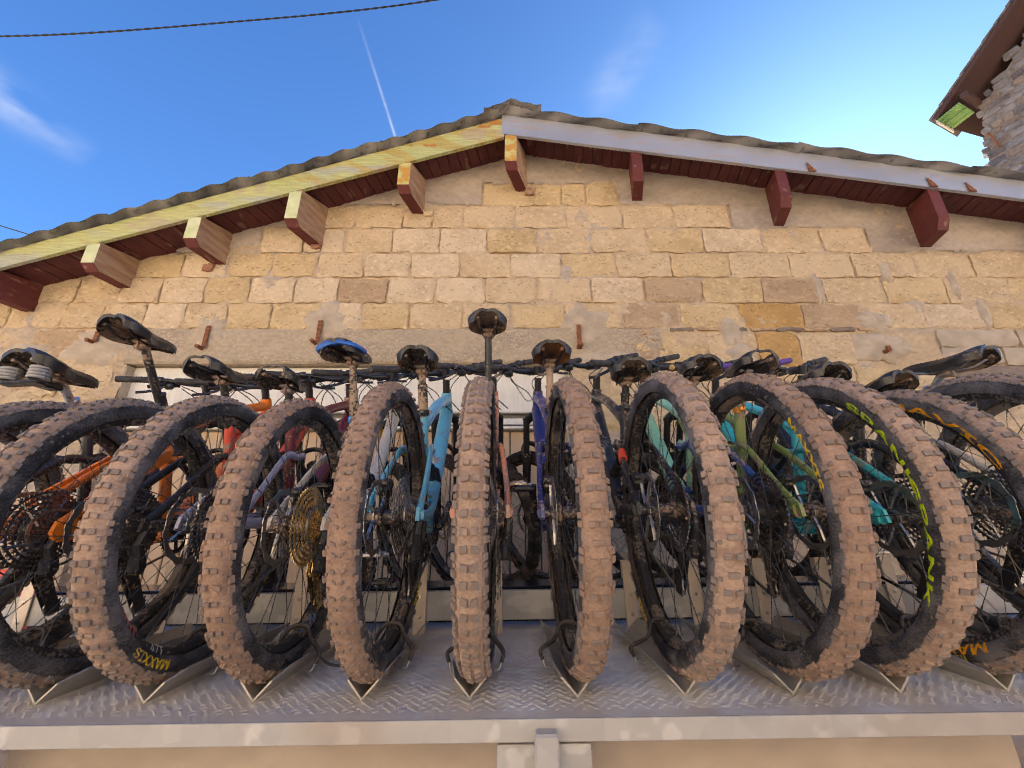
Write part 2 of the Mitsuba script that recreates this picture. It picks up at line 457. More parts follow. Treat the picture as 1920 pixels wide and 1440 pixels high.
def muddy(c, amount=0.5, mud=(0.24, 0.17, 0.12)):
    c, mud, lo = opq(c), opq(mud), dr.opaque(mi.Float, 0.78 - 0.42 * amount)

    def fn(p, n, uv):
        a = fbm(p.x * 14, p.y * 14, p.z * 14, 3); e = noise(p.x * 150, p.y * 150, p.z * 150)
        return mix(c, mud, smoothstep(lo, lo + 0.17, a * 0.72 + e * 0.38))
    return proc(fn)


mat('rim_black', muddy((0.03, 0.028, 0.028), 0.62, (0.17, 0.135, 0.105)), 0.5, spec=0.5)
mat('spoke_steel', (0.10, 0.095, 0.09), 0.35, metal=0.7)
mat('hub_black', muddy((0.03, 0.03, 0.032), 0.6), 0.4, spec=0.6)
mat('cassette_steel', muddy((0.30, 0.28, 0.26), 0.45, (0.10, 0.07, 0.05)), 0.32, metal=0.85)
mat('cassette_gold', muddy((0.62, 0.42, 0.17), 0.42, (0.13, 0.085, 0.045)), 0.3, metal=0.85)
mat('cassette_dark', muddy((0.20, 0.175, 0.165), 0.5, (0.075, 0.05, 0.04)), 0.3, metal=0.85)
mat('chain_steel', muddy((0.34, 0.32, 0.29), 0.45, (0.06, 0.045, 0.035)), 0.32, metal=0.85)
mat('rotor_steel', muddy((0.42, 0.40, 0.37), 0.3, (0.20, 0.15, 0.11)), 0.3, metal=0.9)
mat('part_black', muddy((0.02, 0.02, 0.022), 0.36), 0.38, spec=0.5)
mat('part_black_clean', (0.018, 0.018, 0.021), 0.33, spec=0.55)
mat('post_mud', muddy((0.035, 0.033, 0.033), 0.85, (0.34, 0.25, 0.18)), 0.5, spec=0.5)
mat('alloy', muddy((0.55, 0.54, 0.52), 0.45), 0.35, metal=0.8)
mat('grip_rubber', mottle((0.03, 0.03, 0.033), (0.075, 0.07, 0.068), 40, 40, 40), 0.75, spec=0.35)
mat('hose_rubber', (0.02, 0.02, 0.021), 0.5)
mat('saddle_vinyl', muddy((0.022, 0.021, 0.023), 0.28, (0.12, 0.095, 0.08)), 0.36, spec=0.5)
mat('saddle_brown', muddy((0.16, 0.075, 0.035), 0.4, (0.05, 0.035, 0.03)), 0.5, spec=0.4)
mat('saddle_base', muddy((0.03, 0.027, 0.026), 0.72, (0.20, 0.14, 0.10)), 0.42, spec=0.5)
mat('saddle_blue', muddy((0.03, 0.12, 0.42), 0.25, (0.15, 0.13, 0.12)), 0.45, spec=0.5)
mat('spring_grey', (0.30, 0.30, 0.29), 0.5)
mat('clamp_mud', muddy((0.25, 0.24, 0.23), 0.9, (0.34, 0.23, 0.16)), 0.5, metal=0.3)
mat('strap_rubber', mottle((0.025, 0.023, 0.022), (0.085, 0.07, 0.06), 50, 50, 50), 0.6, spec=0.4)
PAINT = dict(orange=(0.75, 0.20, 0.02), red=(0.62, 0.06, 0.03), black=(0.022, 0.022, 0.025), lilac=(0.31, 0.32, 0.43), silver=(0.52, 0.48, 0.42), sky=(0.12, 0.42, 0.58),
             coral=(0.62, 0.24, 0.14), navy=(0.025, 0.035, 0.17), blue=(0.03, 0.09, 0.30), mint=(0.26, 0.56, 0.36), lime=(0.42, 0.52, 0.16), olive=(0.23, 0.31, 0.09),
             turquoise=(0.05, 0.46, 0.50), maroon=(0.14, 0.02, 0.03))
for nm, c in PAINT.items():
    mat('paint_' + nm, muddy(c, 0.34 if nm != 'coral' else 0.6, (0.36, 0.24, 0.17) if nm != 'black' else (0.22, 0.16, 0.12)), 0.32, spec=0.5, clearcoat=0.6, clearcoat_gloss=0.85)
mat('print_yellow', muddy((0.68, 0.46, 0.02), 0.4), 0.7)
mat('print_lime', muddy((0.52, 0.66, 0.01), 0.25), 0.5)
mat('print_orange', muddy((0.76, 0.32, 0.01), 0.25), 0.5)
mat('print_white', muddy((0.55, 0.53, 0.50), 0.55), 0.7)
mat('print_blue', muddy((0.07, 0.20, 0.45), 0.5), 0.6)
mat('print_red', muddy((0.45, 0.08, 0.09), 0.5), 0.6)
mat('gold_anod', muddy((0.55, 0.33, 0.06), 0.35), 0.3, metal=0.8)
mat('orange_anod', muddy((0.85, 0.30, 0.03), 0.2), 0.3, metal=0.6)
mat('blue_anod', (0.03, 0.25, 0.65), 0.3, metal=0.5)
mat('purple_rubber', (0.10, 0.05, 0.26), 0.6)
mat('red_plastic', muddy((0.62, 0.02, 0.03), 0.25), 0.4)
mat('cable_black', (0.006, 0.007, 0.011), 0.6)

# ------------------------------------------------------------------ ground, hill
WY = 3.2
g = np.linspace(-1, 1, 61); gx = np.sign(g) * np.abs(g) ** 2.6 * 1500
GX, GY = np.meshgrid(gx, gx, indexing='ij')
put('ground', mesh(grid_mesh(GX, GY, GX * 0)), 'ground_earth'); tag('ground', 'pale dusty earth yard under the trailer', kind='structure')
hx, hy = np.meshgrid(np.linspace(-3900, -900, 60), np.linspace(1300, 2600, 24), indexing='ij')
ridge = np.interp(hx, [-3900, -2900, -2250, -1980, -1500, -900], [1350, 1330, 1197, 1085, 800, 250])
hz = ridge * np.clip(1 - np.abs(hy - 1700) / 950, 0, 1) ** 0.8 + 60 * (meshkit.fbm(np.stack([hx / 300, hy / 300, hx * 0], -1), 4) - 0.5)
put('hill', mesh(grid_mesh(hx, hy, np.maximum(hz, -5)), True), 'hill_green'); tag('hill', 'hazy distant hill behind the roof end', kind='structure')

# ------------------------------------------------------------------ the block building
B = thing('block_building', 'low gabled block building with tan block wall and corrugated roof', 'building')


def LF(x): return 4.377 + 0.3436 * (x + 0.073)   # underside of the left and right fascia
def RF(x): return 4.410 - 0.1659 * (x + 0.074)
def FZ(x): return np.where(np.asarray(x) < -0.074, LF(np.asarray(x, float)), RF(np.asarray(x, float)))
def SZ(x):                                        # underside of the soffit
    x = np.asarray(x, float)
    return np.where(x < -0.074, LF(x) + np.interp(x, [-5, -0.07], [0.03, 0.10]), RF(x) + np.interp(x, [-0.07, 5], [0.13, 0.07]))


OPEN = (-3.22, 0.46, 2.272)   # door opening: left, right, top
zg = np.arange(0, 4.75, 0.0165); xg = np.arange(-6.2, 6.8, 0.0165)
XG, ZG = np.meshgrid(xg, zg, indexing='ij')
nn = meshkit.fbm(np.stack([XG * 6, ZG * 6, XG * 0], -1), 3, 2); nf = meshkit.fbm(np.stack([XG * 38, ZG * 38, XG * 0], -1), 3, 4)
YG = WY + 0.008 - 0.024 * np.clip((nn - 0.34) * 2.2, 0, 1) - 0.012 * (nf - 0.5)
xc, zc = XG[:-1, :-1], ZG[:-1, :-1]
keep = (zc < SZ(xc) + 0.02) & ~((xc > OPEN[0]) & (xc < OPEN[1]) & (zc < OPEN[2])) & (zc > 1.0)
# low part of the wall is coarse: it is behind the bikes
w1 = grid_mesh(XG, YG, ZG, keep)
low = [grid_mesh(*[a for a in (lambda x, z: (x, x * 0 + WY, z))(*np.meshgrid(np.linspace(a, b, 12), np.linspace(0, 1.02, 6), indexing='ij'))]) for a, b in ((-6.2, OPEN[0]), (OPEN[1], 6.8))]
side = [box((-6.2 + 0.12, WY + 3.5, 1.1), (0.24, 6.9, 2.2)), box((6.8 - 0.12, WY + 3.5, 1.55), (0.24, 6.9, 3.1)), box((0.3, WY + 6.9, 1.1), (12.6, 0.2, 2.2))]
WALL = put(B + '__wall', mesh(join([w1] + low + side), 30), 'mortar')

# blocks, course by course: (lower z, upper z, joints)
COURSES = [
    (2.587, 2.836, [-4.78, -4.36, -3.89, -3.55, -3.19, -2.84, -2.47, -2.09, -1.67, -1.3, -0.89, -0.43, -0.01, 0.46, 0.96, 1.46, 1.98, 2.52, 3.04, 3.58, 4.14, 4.71, 5.25]),
    (2.836, 3.096, [-4.74, -4.27, -3.85, -3.48, -3.11, -2.72, -2.33, -1.93, -1.54, -1.11, -0.68, -0.24, 0.22, 0.7, 1.17, 1.69, 2.22, 2.76, 3.3, 3.85, 4.41, 4.93, 5.45]),
    (3.096, 3.356, [-3.38, -2.98, -2.57, -2.17, -1.76, -1.34, -0.92, -0.48, -0.01, 0.45, 0.94, 1.44, 1.97, 2.52, 3.09, 3.65, 4.18, 4.7, 5.24]),
    (3.356, 3.628, [-2.32, -1.93, -1.76, -1.55, -1.11, -0.67, -0.23, 0.24, 0.73, 1.25, 1.77, 2.31, 2.86, 3.3]),
    (3.628, 3.888, [-1.79, -1.48, -1.03, -0.75, -0.46, 0.02, 0.51, 1.04, 1.53, 2.05]),
    (3.888, 4.150, [-0.28, 0.21, 0.48, 0.71, 1.02]),
    (2.250, 2.560, [1.26, 1.66, 2.07, 2.43, 2.9]),
    (1.960, 2.245, [0.80, 1.22, 1.48, 1.88, 2.36, 2.84, 3.32, 3.89, 4.37, 4.9]),
    (2.250, 2.560, [4.36, 4.9]),
    (1.70, 1.955, [0.6, 1.1, 1.7, 2.2, 2.7, 3.3, 3.8, 4.4, 4.9]),
    (2.290, 2.580, [-4.75, -4.09, -3.66, -3.30]),
    (1.980, 2.280, [-4.59, -4.2, -3.98, -3.72, -3.30]),
    (1.700, 1.970, [-4.7, -4.3, -3.9, -3.6, -3.30]),
]


def block_mesh(x0, x1, z0, z1, y, seed, rag=0.008, nx=12, nz=8):
    w, h = x1 - x0, z1 - z0
    a, b = np.meshgrid(np.linspace(0, 1, nx), np.linspace(0, 1, nz), indexing='ij')
    s = 3 * a ** 2 - 2 * a ** 3; t = 3 * b ** 2 - 2 * b ** 3
    a2, b2 = 0.3 * a + 0.7 * s, 0.3 * b + 0.7 * t
    X, Z = x0 + w * a2, z0 + h * b2
    P = np.stack([X * 24, Z * 24, X * 0 + seed], -1)
    n1, n2 = (meshkit.fbm(P, 2, k) - 0.5 for k in (1, 2)); n3 = meshkit.fbm(P * 0.5, 3, 3) - 0.5
    ex = np.minimum(a, 1 - a) * w; ez = np.minimum(b, 1 - b) * h
    edge = np.clip(1 - np.minimum(ex, ez) / 0.022, 0, 1)
    X = X + n1 * 4 * rag * edge; Z = Z + n2 * 4 * rag * edge
    # rounded, broken corners
    cor = edge * np.clip(1 - np.hypot(ex, ez) / 0.045, 0, 1)
    X += np.where(a < 0.5, 1, -1) * cor * 0.004; Z += np.where(b < 0.5, 1, -1) * cor * 0.004
    chip = np.clip((meshkit.fbm(P * 0.8 + 40, 2, 6) - 0.62) * 8, 0, 1) * edge
    Y = y + 0.006 * edge ** 3 + n3 * 0.012 + 0.003 * cor + 0.012 * chip
    front = grid_mesh(X, Y, Z)
    ring = [(i, 0) for i in range(nx)] + [(nx - 1, j) for j in range(1, nz)] + [(i, nz - 1) for i in range(nx - 2, -1, -1)] + [(0, j) for j in range(nz - 2, 0, -1)]
    r = np.array([[X[i, j], Y[i, j], Z[i, j]] for i, j in ring]); k = len(r)
    c = np.array([(x0 + x1) / 2, 0, (z0 + z1) / 2])
    back = r.copy(); back[:, 1] = WY + 0.045
    q = np.arange(k); sides = (np.vstack([r, back]), np.stack([q, k + q, k + (q + 1) % k, (q + 1) % k], 1))
    return join([front, sides])


brng = np.random.default_rng(11)
BROWN = {(1, 8), (1, 14), (1, 16), (0, 14), (0, 17), (2, 0)}
for ci, (z0, z1, xs) in enumerate(COURSES):
    for bi in range(len(xs) - 1):
        x0, x1 = xs[bi], xs[bi + 1]
        j = 0.0085
        lowrow = ci >= 6
        m = brng.choice(['block_tan', 'block_pale', 'block_tan', 'block_pale', 'block_ochre'])
        if ci >= 4: m = brng.choice(['block_tan', 'block_ochre', 'block_tan'])
        if ci == 5: m = 'block_ochre'
        if (ci, bi) in BROWN: m = 'block_brown'
        if ci in (0, 6) and 2.0 < (x0 + x1) / 2 < 2.5: m = 'block_stained'
        if ci >= 10: m = brng.choice(['block_brown', 'block_tan'])
        if ci == 2 and bi in (0,): m = 'block_ochre'
        if z0 + 0.1 > SZ((x0 + x1) / 2): continue
        y = WY - 0.013 - brng.uniform(0, 0.010) + (0.006 if lowrow else 0)
        if (ci, bi) in BROWN: y += 0.004
        d = brng.uniform(-0.004, 0.006, 4)
        put(WALL + '__block', mesh(block_mesh(x0 + j + d[0], x1 - j + d[1], z0 + j + d[2], z1 - j + d[3], y, ci * 31 + bi, 0.012 if lowrow else 0.008), 40), m)

# gable plaster above the blocks, with a ragged lower edge
zb_x = [-6.3, -4.55, -4.03, -3.38, -3.375, -2.63, -2.335, -2.33, -1.80, -1.795, -0.77, -0.285, -0.28, 1.024, 1.03, 2.07, 2.078, 2.93, 3.30, 3.305, 3.74, 4.76, 6.9]
zb_z = [2.78, 2.95, 3.105, 3.22, 3.362, 3.365, 3.45, 3.634, 3.655, 3.893, 3.893, 3.905, 4.158, 4.165, 3.893, 3.90, 3.634, 3.634, 3.634, 3.362, 3.37, 3.362, 3.362]
ZB = np.interp(XG, zb_x, zb_z) + 0.045 * (meshkit.fbm(np.stack([XG * 7, ZG * 7, XG * 0 + 5], -1), 3, 8) - 0.5)
kp = (zc < SZ(xc) + 0.02) & (zc > ZB[:-1, :-1])
dist = np.clip((ZG - ZB) / 0.03, 0, 1)
np1 = meshkit.fbm(np.stack([XG * 3, ZG * 5, XG * 0], -1), 4, 6); np2 = meshkit.fbm(np.stack([XG * 30, ZG * 30, XG * 0], -1), 3, 7)
YP = WY + 0.012 - 0.030 * np.sqrt(dist) - 0.03 * (np1 - 0.5) - 0.010 * (np2 - 0.5)
put(B + '__gable_plaster', mesh(grid_mesh(XG, YP, ZG, kp), True), 'plaster')

# concrete lintel over the door
lx = np.arange(-3.24, 1.27, 0.012); lz = np.linspace(2.272, 2.592, 28)
LX, LZ = np.meshgrid(lx, lz, indexing='ij')
ln = meshkit.fbm(np.stack([LX * 26, LZ * 26, LX * 0], -1), 3, 9); ln2 = meshkit.fbm(np.stack([LX * 4, LZ * 8, LX * 0], -1), 3, 10)
ed = np.clip(np.minimum(LZ - 2.272, 2.592 - LZ) / 0.02, 0, 1)
LY = WY - 0.004 - 0.016 * np.sqrt(ed) - 0.012 * (ln - 0.5) - 0.016 * (ln2 - 0.5)
put(B + '__lintel', mesh([grid_mesh(LX, LY, LZ + (1 - ed) * 0.012 * (ln2 - 0.5)), box((-0.985, WY + 0.1, 2.30), (4.5, 0.19, 0.045))], 35), 'concrete')


def patch(cx, cz, w, h, seed, m, y0=0.028):
    th = np.linspace(0, 2 * PI, 91)[:-1]; rr = np.linspace(0, 1, 15)
    R, TH = np.meshgrid(rr, th, indexing='ij')
    k = 1 + 0.95 * (meshkit.fbm(np.stack([np.cos(TH) * 2.6 + seed, np.sin(TH) * 2.6, TH * 0], -1), 4, seed) - 0.5)
    X = cx + R * k * w / 2 * np.cos(TH); Z = cz + R * k * h / 2 * np.sin(TH)
    n = meshkit.fbm(np.stack([X * 22, Z * 22, X * 0], -1), 3, 3) - 0.5
    n2 = meshkit.fbm(np.stack([X * 55, Z * 55, X * 0], -1), 3, 13) - 0.5
    Y = WY - y0 + 0.034 * R ** 4 - 0.014 * n - 0.008 * n2
    return grid_mesh(np.hstack([X, X[:, :1]]), np.hstack([Y, Y[:, :1]]), np.hstack([Z, Z[:, :1]]))


for i, (cx, cz, w, h) in enumerate([(-2.57, 2.55, 0.27, 0.42), (-1.60, 2.66, 0.40, 0.46), (0.63, 2.63, 0.44, 0.40), (3.12, 2.65, 0.34, 0.24), (3.10, 2.42, 0.50, 0.30), (1.86, 2.56, 0.22, 0.30),
                                    (3.93, 3.0, 0.10, 0.34), (4.10, 2.74, 0.12, 0.30), (1.93, 2.36, 0.26, 0.22), (-3.5, 2.42, 0.6, 0.36), (-4.2, 2.3, 0.7, 0.3), (3.36, 3.16, 0.12, 0.3), (0.80, 2.28, 0.6, 0.25),
                                    (4.62, 2.98, 0.1, 0.3), (4.55, 2.73, 0.09, 0.26), (2.72, 2.98, 0.09, 0.32)]):
    put(WALL + '__mortar_patch', mesh(patch(cx, cz, w, h, i, 'cement', 0.034), True), 'cement')
# thin grey slabs in the wall at the right, above the last saddle, and a row of thin stones
for i, (x0, x1, z0, z1) in enumerate([(3.62, 4.28, 2.42, 2.58), (3.60, 4.1, 2.27, 2.41), (4.12, 4.75, 2.25, 2.41), (4.3, 4.95, 2.42, 2.58), (3.55, 4.5, 2.15, 2.24)]):
    put(WALL + '__slab', mesh(block_mesh(x0, x1, z0, z1, WY - 0.03, 200 + i, 0.008), 40), 'cement' if i != 4 else 'stone_brown')
for i, x in enumerate(np.arange(1.35, 3.0, 0.23)):
    put(WALL + '__stone', mesh(block_mesh(x, x + 0.21, 2.562 + 0.008 * (i % 2), 2.597, WY - 0.028, 300 + i, 0.005, 6, 4), 40), ('stone_brown', 'block_brown')[i % 2])
for i in range(22):
    x, z = brng.uniform(1.02, 1.30), brng.uniform(2.0, 2.58); w = brng.uniform(0.03, 0.08)
    put(WALL + '__rubble', mesh(block_mesh(x, x + w * 1.4, z, z + w, WY - 0.03, 400 + i, 0.006, 5, 5), 40), ('block_tan', 'block_brown', 'block_ochre')[i % 3])
# rusty hinge brackets
for i, (x, z, h) in enumerate([(-2.575, 2.50, 0.20), (-1.632, 2.55, 0.20), (0.565, 2.51, 0.20), (-3.50, 2.50, 0.09), (3.14, 2.39, 0.05)]):
    parts = [box((x, WY - 0.05, z), (0.036, 0.012, h), 0.003)]
    parts.append(tube([(x - 0.03, WY + 0.01, z - h / 2), (x - 0.03, WY - 0.09, z - h / 2)], 0.016, 10) if i != 2 else box((x, WY - 0.06, z - h / 2), (0.045, 0.09, 0.03), 0.004))
    parts.append(box((x, WY - 0.02, z + h * 0.3), (0.02, 0.06, 0.02)))
    put(B + '__hinge_bracket', mesh(parts, 30), 'rust')

# door in the opening: white header panel, slot, sill and ribbed tan leaf
dw, dx = OPEN[1] - OPEN[0], (OPEN[1] + OPEN[0]) / 2
D = B + '__garage_door'
scene_key = put(D, mesh(box((dx, WY + 0.16, 1.03), (dw, 0.03, 2.06))), 'slot_grey')
tag(scene_key, 'wide garage door behind the handlebars')
put(D + '__header_panel', mesh(box((dx, WY + 0.10, 2.069), (dw - 0.02, 0.05, 0.395), 0.006), 30), 'panel_white')
put(D + '__rail', mesh([box((dx, WY + 0.11, 1.80), (dw - 0.01, 0.05, 0.05), 0.004), box((dx, WY + 0.095, 1.745), (dw - 0.01, 0.07, 0.022), 0.004)], 30), 'panel_white')
for i, x in enumerate(np.arange(OPEN[0] + 0.02, OPEN[1] - 0.12, 0.118)):
    put(D + '__door_slat', mesh(box((x + 0.058, WY + 0.13, 0.87), (0.108, 0.022, 1.70), 0.006), 30), 'door_tan')
for x in (OPEN[0] - 0.001, OPEN[1] + 0.001):
    put(B + '__door_jamb', mesh(box((x, WY + 0.095, 1.13), (0.03, 0.19, 2.26))), 'concrete')

# eaves: fascia, flashing, soffit boards, rafter beams
FY = 2.86


def slope_board(x0, x1, zf, y0, y1, dz0, dz1, n=2):
    xs = np.linspace(x0, x1, n); P = []
    for x in xs:
        z = float(zf(x)); P += [(x, y0, z + dz0), (x, y0, z + dz1), (x, y1, z + dz1), (x, y1, z + dz0)]
    f = []
    for i in range(n - 1):
        a, b = 4 * i, 4 * i + 4
        for k in range(4): f.append([a + k, b + k, b + (k + 1) % 4, a + (k + 1) % 4])
    f += [[0, 1, 2, 3], [4 * n - 1, 4 * n - 2, 4 * n - 3, 4 * n - 4]]
    return np.array(P), tri(np.array(f))


R = B + '__roof'


def TOPZ(x): return np.interp(x, [-4.4, -0.08, 0.0, 5.0], [0.145, 0.235, 0.235, 0.205])   # height of the fascia boards


# corrugated sheets, their crests running askew to the gable; laid in overlapping lengths
LAM, KXL, KXR = 0.177, 2 * PI / 0.215, 2 * PI / 0.42


def sheet(x0, x1, zf, y0, y1, step, amp=0.0145):
    KX = KXL if step > 0 else KXR
    KY = math.sqrt((2 * PI / LAM) ** 2 - KX ** 2)
    base = 0.0 if step > 0 else 0.02
    xs = np.arange(x0, x1 + 0.001, 0.0155); ys = np.arange(y0, y1, 0.0155)
    X, Y = np.meshgrid(xs, ys, indexing='ij')
    lift = 0.018 * ((X - x0) / (x1 - x0)) * step
    Z = zf(X) + TOPZ(X) + 0.014 + amp * np.cos(KX * X + KY * (Y - y0)) + lift + 0.012 * (meshkit.fbm(np.stack([X * 1.5, Y * 1.5, X * 0], -1), 2, 3) - 0.5)
    return grid_mesh(X, Y, Z)


for a, b, zf, st in [(-5.9, -4.45, LF, 1), (-4.5, -3.35, LF, 1), (-3.4, -2.25, LF, 1), (-2.3, -1.15, LF, 1), (-1.2, -0.02, LF, 1)]:
    put(R + '__corrugated_sheet', mesh(sheet(a, b, zf, FY - 0.085, FY + 0.75, st), True), 'roof_sheet')
for a, b, zf, st in [(-0.1, 1.2, RF, -1), (1.15, 2.6, RF, -1), (2.55, 4.05, RF, -1), (4.0, 5.4, RF, -1), (5.35, 6.9, RF, -1)]:
    put(R + '__corrugated_sheet', mesh(sheet(a, b, zf, FY - 0.085, FY + 0.75, st), True), 'roof_sheet')
put(R, mesh([slope_board(-6.4, -0.06, LF, FY + 0.7, WY + 7.4, 0.12, 0.16), slope_board(-0.06, 7.0, RF, FY + 0.7, WY + 7.4, 0.17, 0.21)]), 'roof_sheet')
# ridge capping
rxs = np.linspace(-0.26, 0.27, 25)
RX, RYY = np.meshgrid(rxs, np.linspace(FY - 0.10, FY + 3.0, 60), indexing='ij')
RZ = np.where(RX < -0.02, LF(RX), RF(RX)) + 0.288 + 0.035 * np.exp(-(RX / 0.07) ** 2) + 0.010 * np.cos(RX * 44) * np.clip((abs(RX) - 0.09) / 0.1, 0, 1) + 0.012 * np.cos(RYY * 9)
put(R + '__ridge_cap', mesh([grid_mesh(RX, RYY, RZ), grid_mesh(RX, RYY, RZ - 0.012)], True), 'roof_sheet')

for xa, xb, yy in ((-6.4, -1.80, FY), (-1.797, -0.074, FY - 0.002)):
    put(R + '__fascia_board', mesh(hull([(x, y, float(LF(x)) + d) for x in (xa, xb) for y in (yy, FY + 0.03) for d in (0, float(TOPZ(x)))])), 'fascia_paint')
fx = np.linspace(-0.095, 6.9, 80)
FX, FZZ = np.meshgrid(fx, np.linspace(0, 1, 9), indexing='ij')
wob = 0.010 * (meshkit.fbm(np.stack([FX * 1.3, FZZ * 1.2, FX * 0], -1), 3, 2) - 0.5)
h = 0.235
f1 = grid_mesh(FX, FY - 0.006 + wob + 0.0 * FX, RF(FX) + TOPZ(FX) * FZZ)
lip = grid_mesh(FX, FY - 0.006 + wob[:, :1] + 0.028 * FZZ, RF(FX) + 0 * FZZ)
put(R + '__flashing', mesh([f1, lip], 30), 'flashing')
for x in (2.64, 3.66, 3.98):   # rusted nicks in the lower edge of the flashing
    z = float(RF(x))
    put(R + '__rust_nick', mesh(hull([(x - 0.012, FY - 0.022, z + 0.002), (x + 0.05, FY - 0.022, z - 0.005), (x - 0.02, FY - 0.019, z + 0.10), (x, FY - 0.012, z + 0.10), (x + 0.05, FY - 0.012, z - 0.005), (x - 0.012, FY - 0.012, z + 0.002)])), 'rust')
SOF = put(R + '__soffit', mesh([slope_board(-6.3, -0.074, lambda x: SZ(x), FY + 0.03, WY + 0.03, 0.022, 0.035), slope_board(-0.074, 6.9, lambda x: SZ(x), FY + 0.03, WY + 0.03, 0.022, 0.035)]), 'wood_dark')
sk = 0.06
for i, x in enumerate(np.arange(-4.95, 5.3, 0.092)):
    x1 = x + 0.084
    if x < -0.074 < x1: continue
    z0, z1 = float(SZ(x)), float(SZ(x1)); dz = 0.0025 * (i % 3)
    P = [(x, FY + 0.031, z0 + dz), (x1, FY + 0.031, z1 + dz), (x1 + sk, WY + 0.03, float(SZ(x1)) + dz), (x + sk, WY + 0.03, float(SZ(x)) + dz)]
    put(SOF + '__board', mesh(hull([(a, b, c) for a, b, c in P] + [(a, b, c + 0.018) for a, b, c in P])), 'soffit_red')
BEAMS = [(-4.22, -4.20, 2.757, 0), (-3.468, -3.44, 2.997, 1), (-2.693, -2.64, 3.236, 1), (-1.885, -1.79, 3.438, 1), (-0.958, -0.875, 3.80, 2), (-0.012, 0.115, 4.068, 2), (1.13, 1.22, 3.952, 0), (2.40, 2.53, 3.659, 0), (3.70, 3.83, 3.42, 0), (4.9, 5.03, 3.2, 0)]
for bi, (xe, xw, zb, kind) in enumerate(BEAMS):
    wd = 0.053 if kind else 0.048
    y0, y1 = FY + 0.005 if kind else FY + 0.02, WY + 0.05
    ze = zb - 0.02; zt0, zt1 = float(FZ(xe)) + 0.01, float(SZ(xw)) + 0.02
    ch = 0.05 if kind else 0.09
    c0, c1 = (xe, y0), (xw, y1)
    pts = []
    for s in (-wd, wd):
        pts += [(xe + s, y0, zt0), (xe + s, y0, ze + ch), (xe + s + 0.01, y0 + 0.05, ze), (xw + s, y1, zb), (xw + s, y1, zt1)]
    bm = put(R + '__rafter_beam', mesh(hull(pts)), 'beam_brown' if kind else 'beam_red')
    if kind:
        put(bm + '__end_paint', mesh(hull([(xe + s * 1.0, y0 - e, z) for s in (-wd, wd) for z in (zt0 - 0.012, ze + ch) for e in (0.001, 0.004)])), 'beam_green' if kind == 1 else 'beam_yellow')
        put(bm + '__underside_board', mesh([hull([(xe + s + 0.01, y0 + 0.05, ze - e) for s in (-wd, wd) for e in (0.001, 0.006)] + [(xw + s, y1, zb - e) for s in (-wd, wd) for e in (0.001, 0.006)]),
                                           hull([(xe + s, y0 - 0.001, ze + ch - e) for s in (-wd, wd) for e in (0, 0.005)] + [(xe + s + 0.01, y0 + 0.049, ze - e) for s in (-wd, wd) for e in (0, 0.005)])]), 'beam_red')
for x, z, m in [(-2.74, 3.20, 'brick_red'), (0.16, 4.06, 'beam_brown'), (-1.80, 3.44, 'brick_red'), (-0.80, 3.80, 'block_ochre')]:
    put(WALL + '__brick', mesh(block_mesh(x - 0.04, x + 0.05, z - 0.05, z + 0.03, WY - 0.045, int(abs(x) * 90), 0.006, 6, 5), 40), m)

# ------------------------------------------------------------------ the stone house at the right
H = thing('stone_house', 'tall rubble stone house with slate roof at the top right corner', 'building')
u = np.array([0.361, -0.9326, 0]); nv = np.array([-0.9326, -0.361, 0]); HC = np.array([10.587, 7.0, 0]); hu = np.array([0, 0, 1.0])


def HP(s, z, off=0.0): return HC + u * s + hu * z + nv * off
def edge_s(z): return 0.17 * (z - 9.19)


pl = [HP(edge_s(0), 0, -0.004), HP(4.5, 0, -0.004), HP(4.5, 14.2, -0.004), HP(edge_s(9.9) + 0.05, 9.9, -0.004)]
HW = put(H + '__wall', mesh(hull(pl + [p - nv * 5 for p in pl])), 'stone_joint')
srng = np.random.default_rng(5)
z = 6.3
while z < 12.3:
    hh = srng.uniform(0.09, 0.20)
    s = edge_s(z) + srng.uniform(-0.04, 0.05)
    while s < 1.9:
        ww = srng.uniform(0.12, 0.40)
        top = 9.93 + 0.95 * (s - 0.02)
        if z < top + 0.05:
            k = 9; ang = np.linspace(0, 2 * PI, k, endpoint=False) + srng.uniform(0, 0.5)
            ex = np.sign(np.cos(ang)) * np.abs(np.cos(ang)) ** 0.32 * ww * 0.49; ez = np.sign(np.sin(ang)) * np.abs(np.sin(ang)) ** 0.32 * hh * 0.49
            ex *= srng.uniform(0.85, 1.03, k); ez *= srng.uniform(0.8, 1.06, k)
            tl = srng.uniform(-0.16, 0.16)
            cs, cz2 = s + ww / 2, z + hh / 2 + srng.uniform(-0.02, 0.02)
            o = srng.uniform(0.0, 0.016)
            pts = []
            for q in range(k):
                a, b = ex[q] * math.cos(tl) - ez[q] * math.sin(tl), ex[q] * math.sin(tl) + ez[q] * math.cos(tl)
                pts += [HP(cs + a, cz2 + b, -0.04), HP(cs + a * 0.96, cz2 + b * 0.96, o * 0.4), HP(cs + a * srng.uniform(0.86, 0.95), cz2 + b * srng.uniform(0.8, 0.94), o + srng.uniform(0.004, 0.018))]
            put(HW + '__stone', mesh(hull(pts)), srng.choice(['stone_grey', 'stone_grey', 'stone_brown', 'stone_dark']))
        s += ww + 0.012
    z += hh + 0.01


def vz(s): return 9.92 + 0.82 * (s + 0.37)


def slab(s0, s1, o0, o1, d0, d1):
    return hull([HP(s, vz(s) + d, o) for s in (s0, s1) for o in (o0, o1) for d in (d0, d1)])


